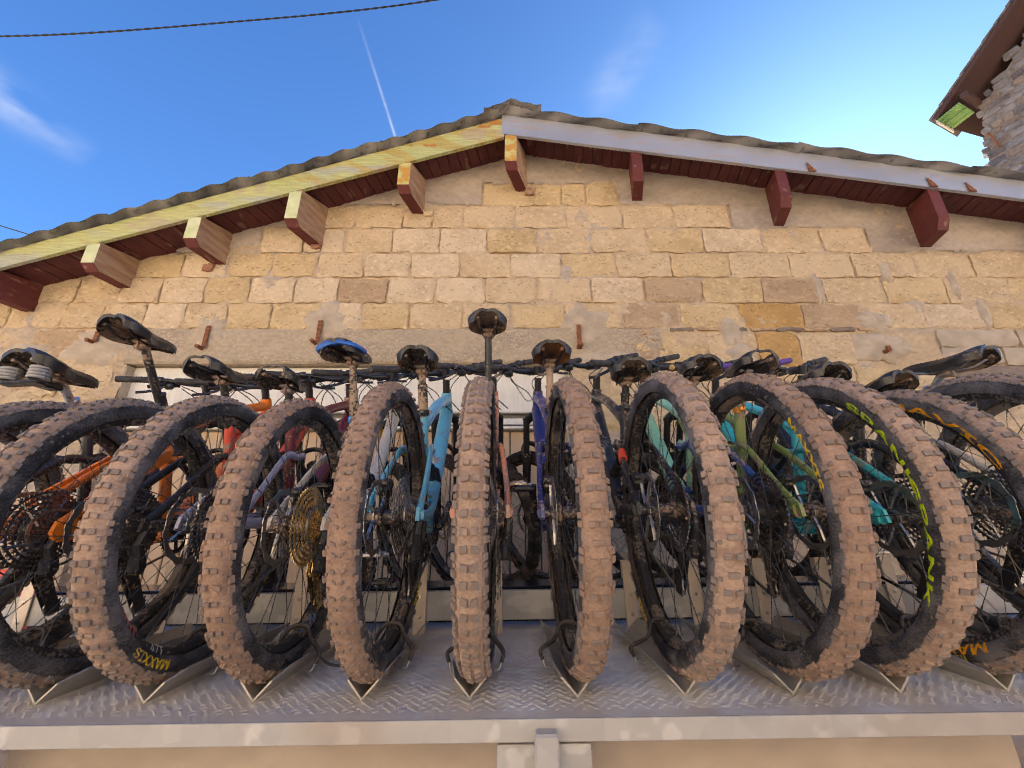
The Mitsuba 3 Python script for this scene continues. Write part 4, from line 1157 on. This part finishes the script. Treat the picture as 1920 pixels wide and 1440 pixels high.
def crank_meshes(a):
    arms, rings, ped = [], [], []
    for s in (1, -1):
        t = a if s > 0 else a + PI
        d = np.array([math.cos(t), math.sin(t)]) * 0.170
        arms.append(tube([p3(s * 0.062, BB), p3(s * 0.068, BB + d * 0.12), p3(s * 0.076, BB + d * 0.85), p3(s * 0.077, BB + d)], [0.016, 0.014, 0.0125, 0.014], 10, [0.011, 0.008, 0.007, 0.008]))
        c = p3(s * 0.13, BB + d)
        arms.append(tube([p3(s * 0.052, BB), p3(s * 0.070, BB)], 0.017, 12))
        ped.append([tube([p3(s * 0.080, BB + d), c], 0.0075, 8), box(c, (0.058, 0.036, 0.012), 0.003), box(c + [0, 0.036, 0.002], (0.062, 0.010, 0.014), 0.003), box(c + [0, -0.036, 0.002], (0.062, 0.010, 0.014), 0.003),
                    box(c + [s * 0.032, 0, 0], (0.010, 0.084, 0.012), 0.003), box(c + [-s * 0.030, 0, 0], (0.010, 0.084, 0.012), 0.003), tube([c + [-0.02, -0.03, 0.010], c + [0.02, -0.03, 0.010]], 0.004, 6)])
    rings = [gear(0.049, 0.065, 32, 0.0025, 0.007, 0.052, BB)] + [tube([p3(0.05, BB), p3(0.05, BB + 0.055 * np.array([math.cos(t), math.sin(t)]))], 0.006, 6) for t in np.arange(5) * 2 * PI / 5]
    return [join(arms[:2]), join(arms[2:])], join(rings), [join(p) for p in ped]


def chain_mesh(cr=0.052):
    guide, cage = np.array([0.012, -cr - 0.055]), np.array([0.075, -cr - 0.148])
    def arc_pts(c, r, a0, a1, n): return [c + r * np.array([math.cos(t), math.sin(t)]) for t in np.linspace(a0, a1, n)]
    pts = []
    pts += arc_pts(BB, 0.067, PI / 2, -PI / 2 - 0.25, 14)
    pts += arc_pts(cage, 0.020, PI / 2 + 0.25, PI * 1.35, 5)[::-1] and arc_pts(cage, 0.021, -PI / 2 - 0.2, -PI - 0.6, 6)
    pts += arc_pts(guide, 0.021, 0.2, 0.8, 3)
    pts += arc_pts(np.array([0, 0]), cr, -PI / 2 - 0.1, -PI * 1.5 + 0.05, 12)
    pts.append(pts[0])
    pts = np.array(pts)
    L = np.concatenate([[0], np.cumsum(np.linalg.norm(np.diff(pts, axis=0), axis=1))])
    n = int(L[-1] / 0.0127); out = []
    for i in range(n):
        q0 = np.array([np.interp(i * 0.0127, L, pts[:, k]) for k in range(2)]); q1 = np.array([np.interp((i + 1) * 0.0127, L, pts[:, k]) for k in range(2)])
        if np.linalg.norm(q1 - q0) < 1e-4: continue
        up = (0, -(q1 - q0)[1], (q1 - q0)[0]) ; wdt = 0.0052 if i % 2 else 0.0036
        e = (q1 - q0) * 0.12
        out.append(bar(p3(0.0455, q0 - e), p3(0.0455, q1 + e), wdt, 0.0078, 0, up))
    cagep = []
    for xx in (0.039, 0.052):
        cagep.append(hull([p3(x2, q) for x2 in (xx - 0.001, xx + 0.001) for q in (guide + [-0.014, 0.014], guide + [0.016, 0.01], cage + [0.016, -0.012], cage + [-0.012, -0.018], guide + [-0.016, -0.01])]))
    cagep.append(gear(0.0455, 0.020, 12, 0.0025, 0.006, 0.004, guide)); cagep.append(gear(0.0455, 0.021, 12, 0.0025, 0.006, 0.004, cage))
    body = [box(p3(0.066, guide + [-0.002, 0.015]), (0.03, 0.042, 0.05), 0.010, rx(0.3)), tube([p3(0.076, (0.0, -0.012)), p3(0.074, (-0.012, -0.045)), p3(0.07, guide + [0, 0.02])], [0.012, 0.012, 0.014], 10), tube([p3(0.05, guide), p3(0.078, guide)], 0.014, 10)]
    return join(out), join(cagep), join(body)


CHM, CGM, DBM = chain_mesh()
chain_shape, cage_shape, derail_shape = mesh(CHM), mesh(CGM, 30), mesh(DBM, 30)


def saddle_meshes(width=0.145, L=0.255, hole=None, thick=1.0):
    ns, nt = 41, 25
    s = np.linspace(0, 1, ns); t = np.linspace(-1, 1, nt)
    S, Tt = np.meshgrid(s, t, indexing='ij')
    hw = np.interp(s, [0, 0.015, 0.06, 0.13, 0.22, 0.32, 0.45, 0.58, 0.75, 0.92, 0.97, 1.0], [0.62, 0.74, 0.90, 0.985, 1.0, 0.93, 0.64, 0.42, 0.29, 0.205, 0.15, 0.04]) * width / 2
    hw = np.convolve(np.pad(hw, 1, mode='edge'), [0.25, 0.5, 0.25], 'valid')
    X = Tt * hw[:, None]
    Y = (S * L) + 0.016 * (1 - np.abs(Tt)) * np.exp(-(S / 0.12) ** 2) * 0 - 0.004 * np.abs(Tt) ** 2 * 0
    Y = Y + 0.007 * np.exp(-(S / 0.10) ** 2) * (np.exp(-(Tt / 0.28) ** 2))          # notch at the back
    crown = 0.014 * np.exp(-(S / 0.16) ** 2) - 0.004 * np.sin(S * PI) - 0.012 * np.clip((S - 0.75) / 0.25, 0, 1) ** 2
    ZT = crown - 0.010 * Tt ** 2 * (1 - 0.5 * S) - 0.016 * np.abs(Tt) ** 5 - 0.0035 * np.exp(-(Tt / 0.22) ** 2) * np.clip(1 - S * 0.8, 0, 1)
    th = thick * (0.011 + 0.016 * np.abs(Tt) ** 3 * np.interp(S, [0, 0.4, 0.7, 1], [0.85, 1.0, 0.7, 0.2])) * np.interp(S, [0, 0.85, 1], [1, 1, 0.6])
    X2 = X * np.where(np.abs(Tt) > 0.95, 0.93, 1.0)
    ZB = ZT - th
    cs, ct = (s[:-1] + s[1:]) / 2, (t[:-1] + t[1:]) / 2
    CS, CT = np.meshgrid(cs, ct, indexing='ij')
    keep = np.ones((ns - 1, nt - 1), bool)
    if hole == 'rear':
        keep = ~((CS > 0.035) & (CS < 0.40) & (np.abs(CT) < 0.66 - 0.55 * (CS - 0.05)))
        th = th * np.where(np.abs(Tt) < 0.8, 0.6, 1.0)
        ZB = ZT - th
    elif hole == 'slot':
        keep = ~((CS > 0.14) & (CS < 0.62) & (np.abs(CT) < 0.16 + 0.12 * CS))
    top = grid_mesh(X, Y, ZT, keep)
    N = ns * nt
    V = np.vstack([np.stack([X, Y, ZT], -1).reshape(-1, 3), np.stack([X2, Y, ZB], -1).reshape(-1, 3)])
    walls = []
    for i in range(ns - 1):
        for j in range(nt - 1):
            if not keep[i, j]: continue
            for (di, dj, a, b) in ((-1, 0, (i, j), (i, j + 1)), (1, 0, (i + 1, j + 1), (i + 1, j)), (0, -1, (i + 1, j), (i, j)), (0, 1, (i, j + 1), (i + 1, j + 1))):
                q, w = i + di, j + dj
                if 0 <= q < ns - 1 and 0 <= w < nt - 1 and keep[q, w]: continue
                A_, B_ = a[0] * nt + a[1], b[0] * nt + b[1]
                walls.append([A_, B_, B_ + N, A_ + N])
    wall = (V, tri(np.array(walls)))
    base = grid_mesh(X2, Y, ZB, keep)
    ribs = [tube(spline([(sx * 0.03, 0.035, -0.020 * thick), (sx * 0.028, 0.10, -0.024), (sx * 0.018, 0.18, -0.018)], 8), 0.004, 6) for sx in (-1, 1)]
    for sx in (-1, 1):
        ribs.append(box((sx * 0.036, 0.022, -0.022 * thick + 0.002), (0.016, 0.022, 0.014), 0.003))
        ribs.append(tube([(sx * 0.05, 0.05, -0.020), (sx * 0.05, 0.05, -0.024)], 0.004, 6))
    rails = []
    for sx in (-1, 1):
        rails.append(tube(spline([(sx * 0.036, 0.020, -0.020), (sx * 0.030, 0.055, -0.042), (sx * 0.022, 0.09, -0.050), (sx * 0.022, 0.165, -0.050), (sx * 0.014, 0.215, -0.036), (sx * 0.010, 0.245, -0.020)], 24), 0.0038, 8))
    return join([top, wall]), join([base] + ribs), join(rails)


def saddle_shapes(*a, **k):
    return cached(('sad', a, tuple(sorted(k.items()))), lambda: tuple(mesh(m, 50) for m in saddle_meshes(*a, **k)))


def wrap_text(text, r0, sgn, th0, height, Rt, kind='tyre', bold=True, flip=False, stretch=1.0, ph0=1.62):
    """Lettering laid on the side of a tyre (casing) or of a rim, centred on the angle th0. sgn: +1 right side, -1 left side."""
    m = meshkit.text_mesh(text, height, 0.0006, bold)
    m = m.subdivide_to_size(0.006)
    v = np.array(m.vertices); f = np.array(m.faces)
    cx = (v[:, 0].min() + v[:, 0].max()) / 2; x = (v[:, 0] - cx) * stretch; y = v[:, 1] - height / 2
    if flip: x, y = -x, -y
    if kind == 'tyre':
        rc = Rt - 0.0042 - WT
        ph = ph0 - y / WT; rr = WT + 0.0004 + v[:, 2]
        rad = rc + rr * np.cos(ph); X = sgn * rr * np.sin(ph) * 1.02
    else:
        t = np.clip(y / height + 0.5, 0, 1)      # 0 = inner edge of the rim, 1 = outer edge
        ro = Rt - 0.052
        rad = ro - 0.0205 + t * 0.0165
        X = sgn * (np.interp(t, [0, 0.62, 1], [0.0102, 0.0166, 0.0179]) + 0.0008 + v[:, 2])
    th = th0 - sgn * x / (Rt - 0.035)
    return np.stack([X, rad * np.cos(th), rad * np.sin(th)], 1), f


crank_cache = {}
OVER = math.radians
# k: wheel radius, tread, frame style, main paint, rear paint, saddle top above the camera, saddle kind, post, cassette, label
BIKES = {
    -6: (0.352, 'pair', 'alloy', 'black', 'black', 0.593, 'spring', 'alloy', 'cassette_dark', 'mountain bike cut off by the left edge, with a wide sprung black saddle'),
    -5: (0.350, 'pair', 'alloy', 'orange', 'orange', 0.725, 'plain', 'part_black', 'cassette_dark', 'mountain bike with bright orange rear stays and a raised black saddle, at the left'),
    -4: (0.352, 'pair', 'alloy', 'red', 'black', 0.579, 'hole', 'part_black', 'cassette_dark', 'mountain bike with black rear stays, a red frame and a saddle with a cut-out'),
    -3: (0.356, 'pair', 'alloy', 'maroon', 'lilac', 0.548, 'hole', 'part_black', 'cassette_dark', 'mountain bike with lilac rear stays, maroon frame and low cut-out saddle'),
    -2: (0.350, 'block', 'alloy', 'silver', 'silver', 0.652, 'blue', 'post_mud', 'cassette_gold', 'mountain bike with a blue rimmed saddle, pale grey frame and golden cassette'),
    -1: (0.372, 'fine', 'carbon', 'sky', 'sky', 0.620, 'gloss', 'post_mud', 'cassette_steel', 'light blue mountain bike left of the centre bike'),
    0: (0.377, 'trap', 'alloy', 'coral', 'coral', 0.754, 'slotbase', 'part_black', 'cassette_dark', 'mountain bike in the middle seen end on, with coral stays and the highest saddle'),
    1: (0.375, 'ladder', 'carbon', 'navy', 'navy', 0.639, 'brown', 'post_mud', 'cassette_dark', 'dark navy blue mountain bike right of the centre bike, brown under its saddle'),
    2: (0.380, 'ladder', 'alloy', 'black', 'black', 0.573, 'plain', 'part_black', 'cassette_dark', 'black mountain bike with a red mark on its rear stay, second right of centre'),
    3: (0.374, 'ladder', 'alloy', 'mint', 'blue', 0.573, 'slot', 'part_black', 'cassette_dark', 'mountain bike with a mint green front frame'),
    4: (0.371, 'ladder', 'alloy', 'olive', 'olive', 0.607, 'hole', 'post_mud', 'cassette_dark', 'mountain bike with an olive green frame and a saddle with a cut-out window'),
    5: (0.352, 'ladder', 'alloy', 'turquoise', 'turquoise', 0.558, 'plain', 'part_black', 'cassette_dark', 'turquoise mountain bike at the right'),
    6: (0.374, 'pair', 'alloy', 'black', 'black', 0.525, 'plain', 'part_black', 'cassette_dark', 'black mountain bike at the right with the lowest saddle'),
    7: (0.376, 'pair', 'alloy', 'black', 'silver', 0.631, 'slot', 'alloy', 'cassette_dark', 'mountain bike cut off by the right edge, its black saddle raised on an alloy post'),
}
DX = {-6: -0.09, 1: 0.012, 2: 0.036, 3: 0.042, 4: 0.012, 0: 0.008, -2: -0.02, -3: -0.03, -4: -0.03, -5: -0.03}
YAW = {0: 0.012, 1: 0.01, 2: -0.03, 3: -0.04, 4: -0.03, -1: 0.01, -2: 0.03, -3: 0.03}
LEAN = {0: 0.006, 2: 0.02, 3: 0.01, -2: -0.01}
krng = np.random.default_rng(23)
HUBY = 1.1926
BIKE_KEY, BIKE_M = {}, {}
for k in sorted(BIKES, key=lambda q: (abs(q), q)):
    Rt, tread, style, main_c, rear_c, sad_z, sad, post, cas, lab = BIKES[k]
    X = k * S0 - CX
    deck_z = DZ0 + TILT * X
    hub_z = deck_z + 0.0147 + Rt
    M = np.eye(4)
    M[:3, :3] = rz(YAW.get(k, krng.uniform(-0.012, 0.012))) @ ry(LEAN.get(k, krng.uniform(-0.008, 0.008)) - ang)
    M[:3, 3] = (X + DX.get(k, 0), HUBY + krng.uniform(-0.008, 0.008) + {2: -0.02, 3: -0.02}.get(k, 0), hub_z)
    b = thing('mountain_bike', lab, 'bicycle', 'mountain bikes in a row on the trailer')
    BIKE_KEY[k], BIKE_M[k] = b, M
    detail = -6 <= k <= 7

    def bput(part, shape, m, MM=None): return put(b + '__' + part, shape, m, M if MM is None else M @ MM)

    MV = {-5: '_grey', -4: '_grey', -2: '_red', -1: '_red', 1: '_red', 3: '_red', 5: '_grey', 6: '_grey', 7: '_grey'}.get(k, '')
    # rear wheel
    spin = np.eye(4); spin[:3, :3] = rx(krng.uniform(0, 6.28))
    bput('rear_wheel__tyre', casing_shape(Rt, True), 'tyre_rubber' + MV, spin)
    bput('rear_wheel__tread', knob_shape(Rt, tread), 'tread_mud' + MV, spin)
    tag(b + '__rear_wheel__tread', kind='stuff')
    bput('rear_wheel__rim', rim_shape(Rt), 'rim_black')
    bput('rear_wheel__spokes', spokes_shape(Rt, 0), 'spoke_steel', spin); tag(b + '__rear_wheel__spokes', kind='stuff')
    bput('rear_wheel__hub', hub_shape, 'hub_black')
    bput('rear_wheel__cassette', cassette_shape, cas, spin)
    bput('rear_wheel__brake_disc', rotor_shape, 'rotor_steel', spin)
    bput('brake_caliper', caliper_shape, 'part_black')
    # frame
    bput('frame', FSH[style]['main'], 'paint_' + main_c)
    bput('rear_stays', FSH[style]['rear'], 'paint_' + rear_c)
    if k == -5:
        for sx in (-1, 1):
            circ = lambda c, r: [(sx * x, c[0] + r * math.cos(q), c[1] + r * math.sin(q)) for x in (0.078, 0.088) for q in np.arange(10) * PI / 5]
            bput('stay_plate', mesh(hull(circ((0.0, -0.004), 0.030) + circ((0.20, 0.020), 0.016))), 'paint_orange')
            bput('stay_plate', mesh(hull(circ((0.05, 0.075), 0.014) + circ((0.27, 0.235), 0.022))), 'paint_orange')
    bput('rocker_link', FSH[style]['rocker'], 'paint_' + main_c if k in (-1, 3) else 'part_black')
    bput('rocker_link', FSH[style]['rocker2'], 'paint_' + main_c if k in (-1, 3) else 'part_black')
    bput('shock', FSH[style]['shock'], 'part_black_clean')
    bput('seat_collar', collar_shape, 'blue_anod' if k == -2 else ('orange_anod' if k in (4,) else 'part_black_clean'))
    # saddle and post
    hz_cam = hub_z - CZ
    zt = sad_z - hz_cam            # saddle top above the axle
    sdy = {-6: -0.12, -5: -0.13, -4: -0.05, -3: -0.03, -2: -0.02, -1: -0.03, 2: -0.03, 3: -0.04, 4: -0.05, 5: -0.10, 6: -0.08, 7: -0.13}.get(k, 0.0)
    zt = (zt + hz_cam) * (1 + sdy / 1.36) - hz_cam
    rail_z = zt - 0.055
    kx = (rail_z - BB[1]) / SDIR[1]
    ptop = BB + SDIR * kx + [sdy, 0]
    PD = (ptop - ST) / np.linalg.norm(ptop - ST)
    L = np.linalg.norm(ptop - ST)
    parts = [tube([p3(0, ST - SDIR * 0.05), p3(0, ptop - PD * 0.02)], 0.0136, 14)]
    cl = ST + PD * min(0.11, L * 0.5)
    parts.append(tube([p3(0, ST - SDIR * 0.03), p3(0, cl - PD * 0.008), p3(0, cl), p3(0, cl + PD * 0.004)], [0.0158, 0.0158, 0.0192, 0.0175], 14))
    if k == -1:
        parts.append(tube([p3(0, ST), p3(0, ptop - PD * 0.06)], 0.0185, 14))
    sp = bput('seat_post', mesh(join(parts), 35), post)
    put(sp + '__clamp', mesh(join([box(p3(0, ptop + [0, 0.002]), (0.056, 0.044, 0.014), 0.004), box(p3(0, ptop + [0, -0.014]), (0.04, 0.036, 0.018), 0.005), tube([p3(0, ptop + [-0.022, 0.006]), p3(0, ptop + [-0.022, -0.03])], 0.0035, 8), tube([p3(0, ptop + [0.022, 0.006]), p3(0, ptop + [0.022, -0.03])], 0.0035, 8)]), 30), 'clamp_mud', M)
    kw = dict(width=0.148)
    if sad == 'hole': kw.update(hole='rear', thick=1.05, width=0.15)
    if sad == 'slot': kw.update(hole='slot')
    if sad == 'spring': kw.update(width=0.19, thick=1.2)
    if sad == 'blue': kw.update(width=0.155, thick=1.1)
    if sad == 'gloss': kw.update(width=0.150, thick=1.15)
    sc, sb, sr = saddle_shapes(**kw)
    SM = np.eye(4)
    yaw_s = {-6: -0.1, -5: -0.05, -4: -0.04, -2: -0.22, 4: 0.04, 7: 0.25, 6: 0.1, 3: 0.05}.get(k, 0.0)
    tilt_s = {-6: -0.03, -5: 0.05, -2: 0.20, -1: 0.14, 0: 0.20, 1: 0.16, 2: 0.12, 4: 0.14, -4: 0.12, -3: 0.10, 7: 0.12, 6: 0.02}.get(k, 0.06)
    SM[:3, :3] = rz(yaw_s) @ rx(tilt_s)
    SM[:3, 3] = p3(0, ptop) - SM[:3, :3] @ np.array([0, 0.125, -0.047])
    skey = bput('saddle', sc, {'blue': 'saddle_vinyl'}.get(sad, 'saddle_vinyl'), SM)
    put(skey + '__base', sb, 'saddle_brown' if sad == 'brown' else 'saddle_base', M @ SM)
    put(skey + '__rails', sr, 'alloy' if k in (-6, 5, 7) else 'part_black', M @ SM)
    if sad == 'blue':
        t_ = np.linspace(-1, 1, 41)
        ss = np.interp(np.abs(t_), [0, 0.35, 0.62, 0.85, 1.0], [0.055, 0.0, 0.06, 0.16, 0.40])
        hw = np.interp(ss, [0, 0.06, 0.16, 0.22, 0.32, 0.45], [0.5, 0.90, 0.99, 1.0, 0.93, 0.62]) * 0.155 / 2
        tt = np.sign(t_) * np.interp(np.abs(t_), [0, 0.35, 0.62, 1.0], [0, 0.55, 1.0, 1.0])
        trim = tube(np.stack([tt * hw * 1.0, ss * 0.255 - 0.002 + 0.007 * np.exp(-(ss / 0.1) ** 2) * np.exp(-(tt / 0.28) ** 2), 0.012 * np.exp(-(ss / 0.16) ** 2) - 0.016 - 0.012 * np.abs(tt) ** 3], 1), 0.0085, 8, 0.013)
        put(skey + '__trim', mesh(trim, 40), 'saddle_blue', M @ SM)
    if sad == 'spring':
        for sx in (-1, 1):
            spn = []
            for q in range(4):
                c0 = np.array([sx * 0.055, 0.035, -0.052 - 0.011 * q])
                a = np.linspace(0, 2 * PI, 21)
                spn.append(tube(np.stack([c0[0] + 0.023 * np.cos(a), c0[1] + 0.023 * np.sin(a), np.full(21, c0[2])], 1), 0.0056, 8, caps=False))
            put(skey + '__spring', mesh(join(spn), True), 'spring_grey', M @ SM)
        put(skey + '__frame', mesh(join([box((0, 0.04, -0.10), (0.15, 0.04, 0.012), 0.005), box((0, 0.09, -0.085), (0.05, 0.10, 0.02), 0.006)]), 30), 'part_black', M @ SM)
    # drivetrain
    ca = krng.uniform(0, 2 * PI) if k not in (-1, 0, 1) else {-1: 0.55, 0: 2.4, 1: -0.9}[k]
    am, rg, pd = crank_meshes(ca)
    ck = bput('crank', mesh(am[0], 35), 'orange_anod' if k == 0 else 'part_black')
    bput('crank', mesh(am[1], 35), 'orange_anod' if k == 0 else 'part_black')
    put(ck + '__chainring', mesh(rg), 'part_black_clean', M)
    for q in pd: put(ck + '__pedal', mesh(q, 30), 'alloy' if k % 2 else 'part_black_clean', M)
    bput('chain', chain_shape, 'chain_steel')
    dk = bput('derailleur', derail_shape, 'part_black')
    put(dk + '__cage', cage_shape, 'cassette_gold' if k == -2 else 'part_black', M)
    # front end, steered
    delta = {-6: -0.30, -5: -0.40, -4: -0.48, -3: -0.55, -2: -0.60, -1: -0.66, 0: -0.70, 1: -0.72, 2: -0.70, 3: -0.72, 4: -0.70, 5: -0.66, 6: -0.6, 7: -0.6}[k]
    axd = p3(0, -AX); axd = axd / np.linalg.norm(axd)
    K = np.array([[0, -axd[2], axd[1]], [axd[2], 0, -axd[0]], [-axd[1], axd[0], 0]])
    a_ = -delta
    RS = np.eye(3) + math.sin(a_) * K + (1 - math.cos(a_)) * K @ K
    F = np.eye(4); F[:3, :3] = RS; F[:3, 3] = p3(0, HT) - RS @ p3(0, HT)
    hgt = {-6: 0.0, -5: -0.01, -4: 0.015, -3: 0.02, -2: 0.035, -1: 0.03, 0: 0.035, 1: 0.03, 2: 0.05, 3: 0.04, 4: 0.05, 5: 0.04, 6: 0.02}.get(k, 0.02)
    UP = np.eye(4); UP[:3, 3] = p3(0, -AX * (hgt + 0.03))
    fk = bput('fork', fork_crown_shape, 'part_black_clean', F)
    put(fk + '__steerer', steerer_shape, 'part_black_clean', M @ F)
    put(fk + '__stanchions', fork_up_shape, 'gold_anod' if k in (-3, -2) else 'part_black_clean', M @ F)
    put(fk + '__lowers', fork_low_shape, 'part_black' if k not in (-1,) else 'part_black', M @ F)
    hb = bput('handlebar', bar_shape, 'part_black_clean', F @ UP)
    put(hb + '__stem', stem_shape, 'part_black_clean', M @ F @ UP)
    for s in (0, 1):
        gk = put(hb + '__grip', grip_shapes[s], 'purple_rubber' if k == 6 else 'grip_rubber', M @ F @ UP)
        put(hb + '__end_plug', plug_shapes[s], 'gold_anod' if k in (-4, -3, 5) else 'grip_rubber', M @ F @ UP)
        put(hb + '__brake_lever', lever_shapes[s], 'part_black', M @ F @ UP)
    bput('cables', hose_shape, 'hose_rubber', F @ UP); tag(b + '__cables', kind='stuff')
    FW = np.eye(4); FW[:3, 3] = p3(0, FA); FR_ = M @ F @ FW; fspin = np.eye(4); fspin[:3, :3] = rx(krng.uniform(0, 6.28))
    put(b + '__front_wheel__tyre', casing_shape(Rt, True), 'tyre_dusty', FR_ @ fspin)
    put(b + '__front_wheel__tread', knob_shape(Rt, 'pair' if k % 2 else 'ladder'), 'tyre_dusty', FR_ @ fspin); tag(b + '__front_wheel__tread', kind='stuff')
    put(b + '__front_wheel__rim', rim_shape(Rt), 'rim_black', FR_)
    put(b + '__front_wheel__spokes', spokes_shape(Rt, 0), 'spoke_steel', FR_ @ fspin); tag(b + '__front_wheel__spokes', kind='stuff')
    put(b + '__front_wheel__hub', hub_shape, 'hub_black', FR_)
    put(b + '__front_wheel__brake_disc', rotor_shape, 'rotor_steel', FR_)

    def decal(name, m, bsdf, MM=None): put(b + '__' + name, mesh(m), bsdf, M if MM is None else MM)

    if k == -3:
        decal('rear_wheel__lettering', wrap_text('MINION', 0, 1, OVER(66), 0.016, Rt), 'print_white')
        decal('rear_wheel__lettering', wrap_text('MAXXIS', 0, 1, OVER(243), 0.018, Rt, 'tyre', True, False, 1.3), 'print_yellow')
        decal('rear_wheel__rim_print', wrap_text('47T', 0, 1, OVER(247), 0.020, Rt, 'rim', False, True), 'print_white')
        decal('rear_wheel__rim_print', wrap_text('IIIII', 0, 1, OVER(222), 0.020, Rt, 'rim', True, False, 1.5), 'print_red')
    if k == -2:
        decal('rear_wheel__lettering', wrap_text('PURGATORY', 0, 1, OVER(48), 0.017, Rt), 'print_white')
        decal('rear_wheel__rim_print', wrap_text('RAIL', 0, 1, OVER(292), 0.024, Rt, 'rim', True, False, 1.3), 'print_blue')
    if k == -1:
        decal('rear_wheel__lettering', wrap_text('MAXXIS', 0, 1, OVER(318), 0.018, Rt), 'print_yellow')
    if k == -5:
        decal('rear_wheel__lettering', wrap_text('MAXXIS', 0, 1, OVER(190), 0.018, Rt), 'print_yellow')
    if k == 2:
        decal('rear_wheel__lettering', wrap_text('MAXXIS', 0, -1, OVER(305), 0.016, Rt, 'tyre'), 'print_yellow')
        decal('stay_mark', tube([(-0.0625, 0.165, 0.158), (-0.0565, 0.205, 0.192)], [0.0135, 0.0135], 10, 0.0165), 'paint_red')
    if k == 3:
        decal('rear_wheel__lettering', wrap_text('MAXXIS', 0, -1, OVER(160), 0.017, Rt, 'tyre', True, False, 1.9, 1.8), 'print_yellow')
    if k == 4:
        for q, (tx, dg) in enumerate([('SPANK', 152), ('SPANK', 192)]):
            decal('rear_wheel__rim_print', wrap_text(tx, 0, -1, OVER(dg), 0.019, Rt, 'tyre', True, False, 3.0, 1.93), 'print_lime')
    if k == 5:
        decal('rear_wheel__rim_print', wrap_text('MAVIC', 0, -1, OVER(130), 0.018, Rt, 'tyre', True, False, 4.2, 1.95), 'print_orange')
        decal('rear_wheel__rim_print', wrap_text('MAVIC', 0, -1, OVER(262), 0.020, Rt, 'tyre', True, False, 2.0, 1.95), 'print_orange')
        decal('rear_wheel__lettering', wrap_text('MAXXIS', 0, -1, OVER(266), 0.018, Rt, 'tyre', True, False, 1.0, 1.25), 'print_yellow')
        decal('front_wheel__rim_print', wrap_text('MAVIC', 0, -1, OVER(230), 0.034, Rt, 'rim', True, False, 2.2), 'print_orange', FR_)
    if k == 6:
        decal('front_wheel__lettering', wrap_text('MAXXIS', 0, -1, OVER(200), 0.020, Rt), 'print_yellow', FR_)

# ------------------------------------------------------------------ rubber straps over the rear tyres
NAMES = {-5: 'orange', -4: 'red and black', -3: 'lilac and maroon', -2: 'pale grey', -1: 'light blue', 0: 'middle coral', 1: 'navy blue', 2: 'black second right of centre', 3: 'mint green', 4: 'olive green', 5: 'turquoise', 6: 'low black'}
for k in sorted(NAMES, key=lambda q: (abs(q), q)):
    X = k * S0 - CX; dz = DZ0 + TILT * X
    Rt = BIKES[k][0]
    yb = 1.235 + 0.012 * (k % 3); zt = 0.0147 + 0.085
    bx = X + DX.get(k, 0) * 0.6
    path = spline([(X - 0.066, yb - 0.03, dz + 0.035), (X - 0.070, yb - 0.025, dz + 0.056), (bx - 0.040, yb, dz + 0.072), (bx - 0.020, yb + 0.02, dz + zt + 0.004), (bx + 0.018, yb + 0.03, dz + zt + 0.006), (bx + 0.040, yb + 0.015, dz + 0.078), (X + 0.070, yb - 0.02, dz + 0.056), (X + 0.066, yb - 0.03, dz + 0.034)], 42)
    st = key_for('rubber_strap')
    hook = [tube(spline([(X + s * 0.066, yb - 0.03, dz + 0.036), (X + s * 0.060, yb - 0.032, dz + 0.020), (X + s * 0.046, yb - 0.03, dz + 0.018)], 8), 0.0028, 6) for s in (-1, 1)]
    tag(st, f'black rubber strap over the rear tyre of the {NAMES[k]} bike', 'strap', 'rubber straps holding the rear tyres')
    put(st + '__band', mesh(tube(path, 0.0048, 8, 0.0072), True), 'strap_rubber')
    for hk in hook: put(st + '__hook', mesh(hk, True), 'alloy')
x0, z0 = -2 * S0 - CX + 0.07, DZ0 + TILT * (-0.5) + 0.004
tail = put('loose_strap', mesh(tube(spline([(x0, 1.22, z0 + 0.045), (x0 + 0.03, 1.235, z0 + 0.022), (x0 + 0.09, 1.24, z0 + 0.018), (x0 + 0.15, 1.235, z0 + 0.03)], 20), 0.0032, 6), True), 'strap_rubber')
tag(tail, 'loose end of black cord stretched between the grey and the light blue bike', 'cord')

# ------------------------------------------------------------------ a red plastic guard standing behind the leftmost wheels
a_ = np.linspace(-0.5, 0.5, 17)
GA, GB = np.meshgrid(a_, np.linspace(0, 1, 9), indexing='ij')
gx_, gz_ = -1.86 + 0.32 * GA * (0.75 + 0.25 * GB), 0.655 + 0.20 * GB * (1 - 0.7 * GA ** 2)
gk = put('red_guard', mesh([grid_mesh(gx_, 1.70 - 0.10 * GA ** 2 * 4 * 0.25, gz_), grid_mesh(gx_, 1.704 - 0.10 * GA ** 2, gz_)], 40), 'red_plastic')
tag(gk, 'red plastic guard on the deck behind the left end wheels', 'guard')
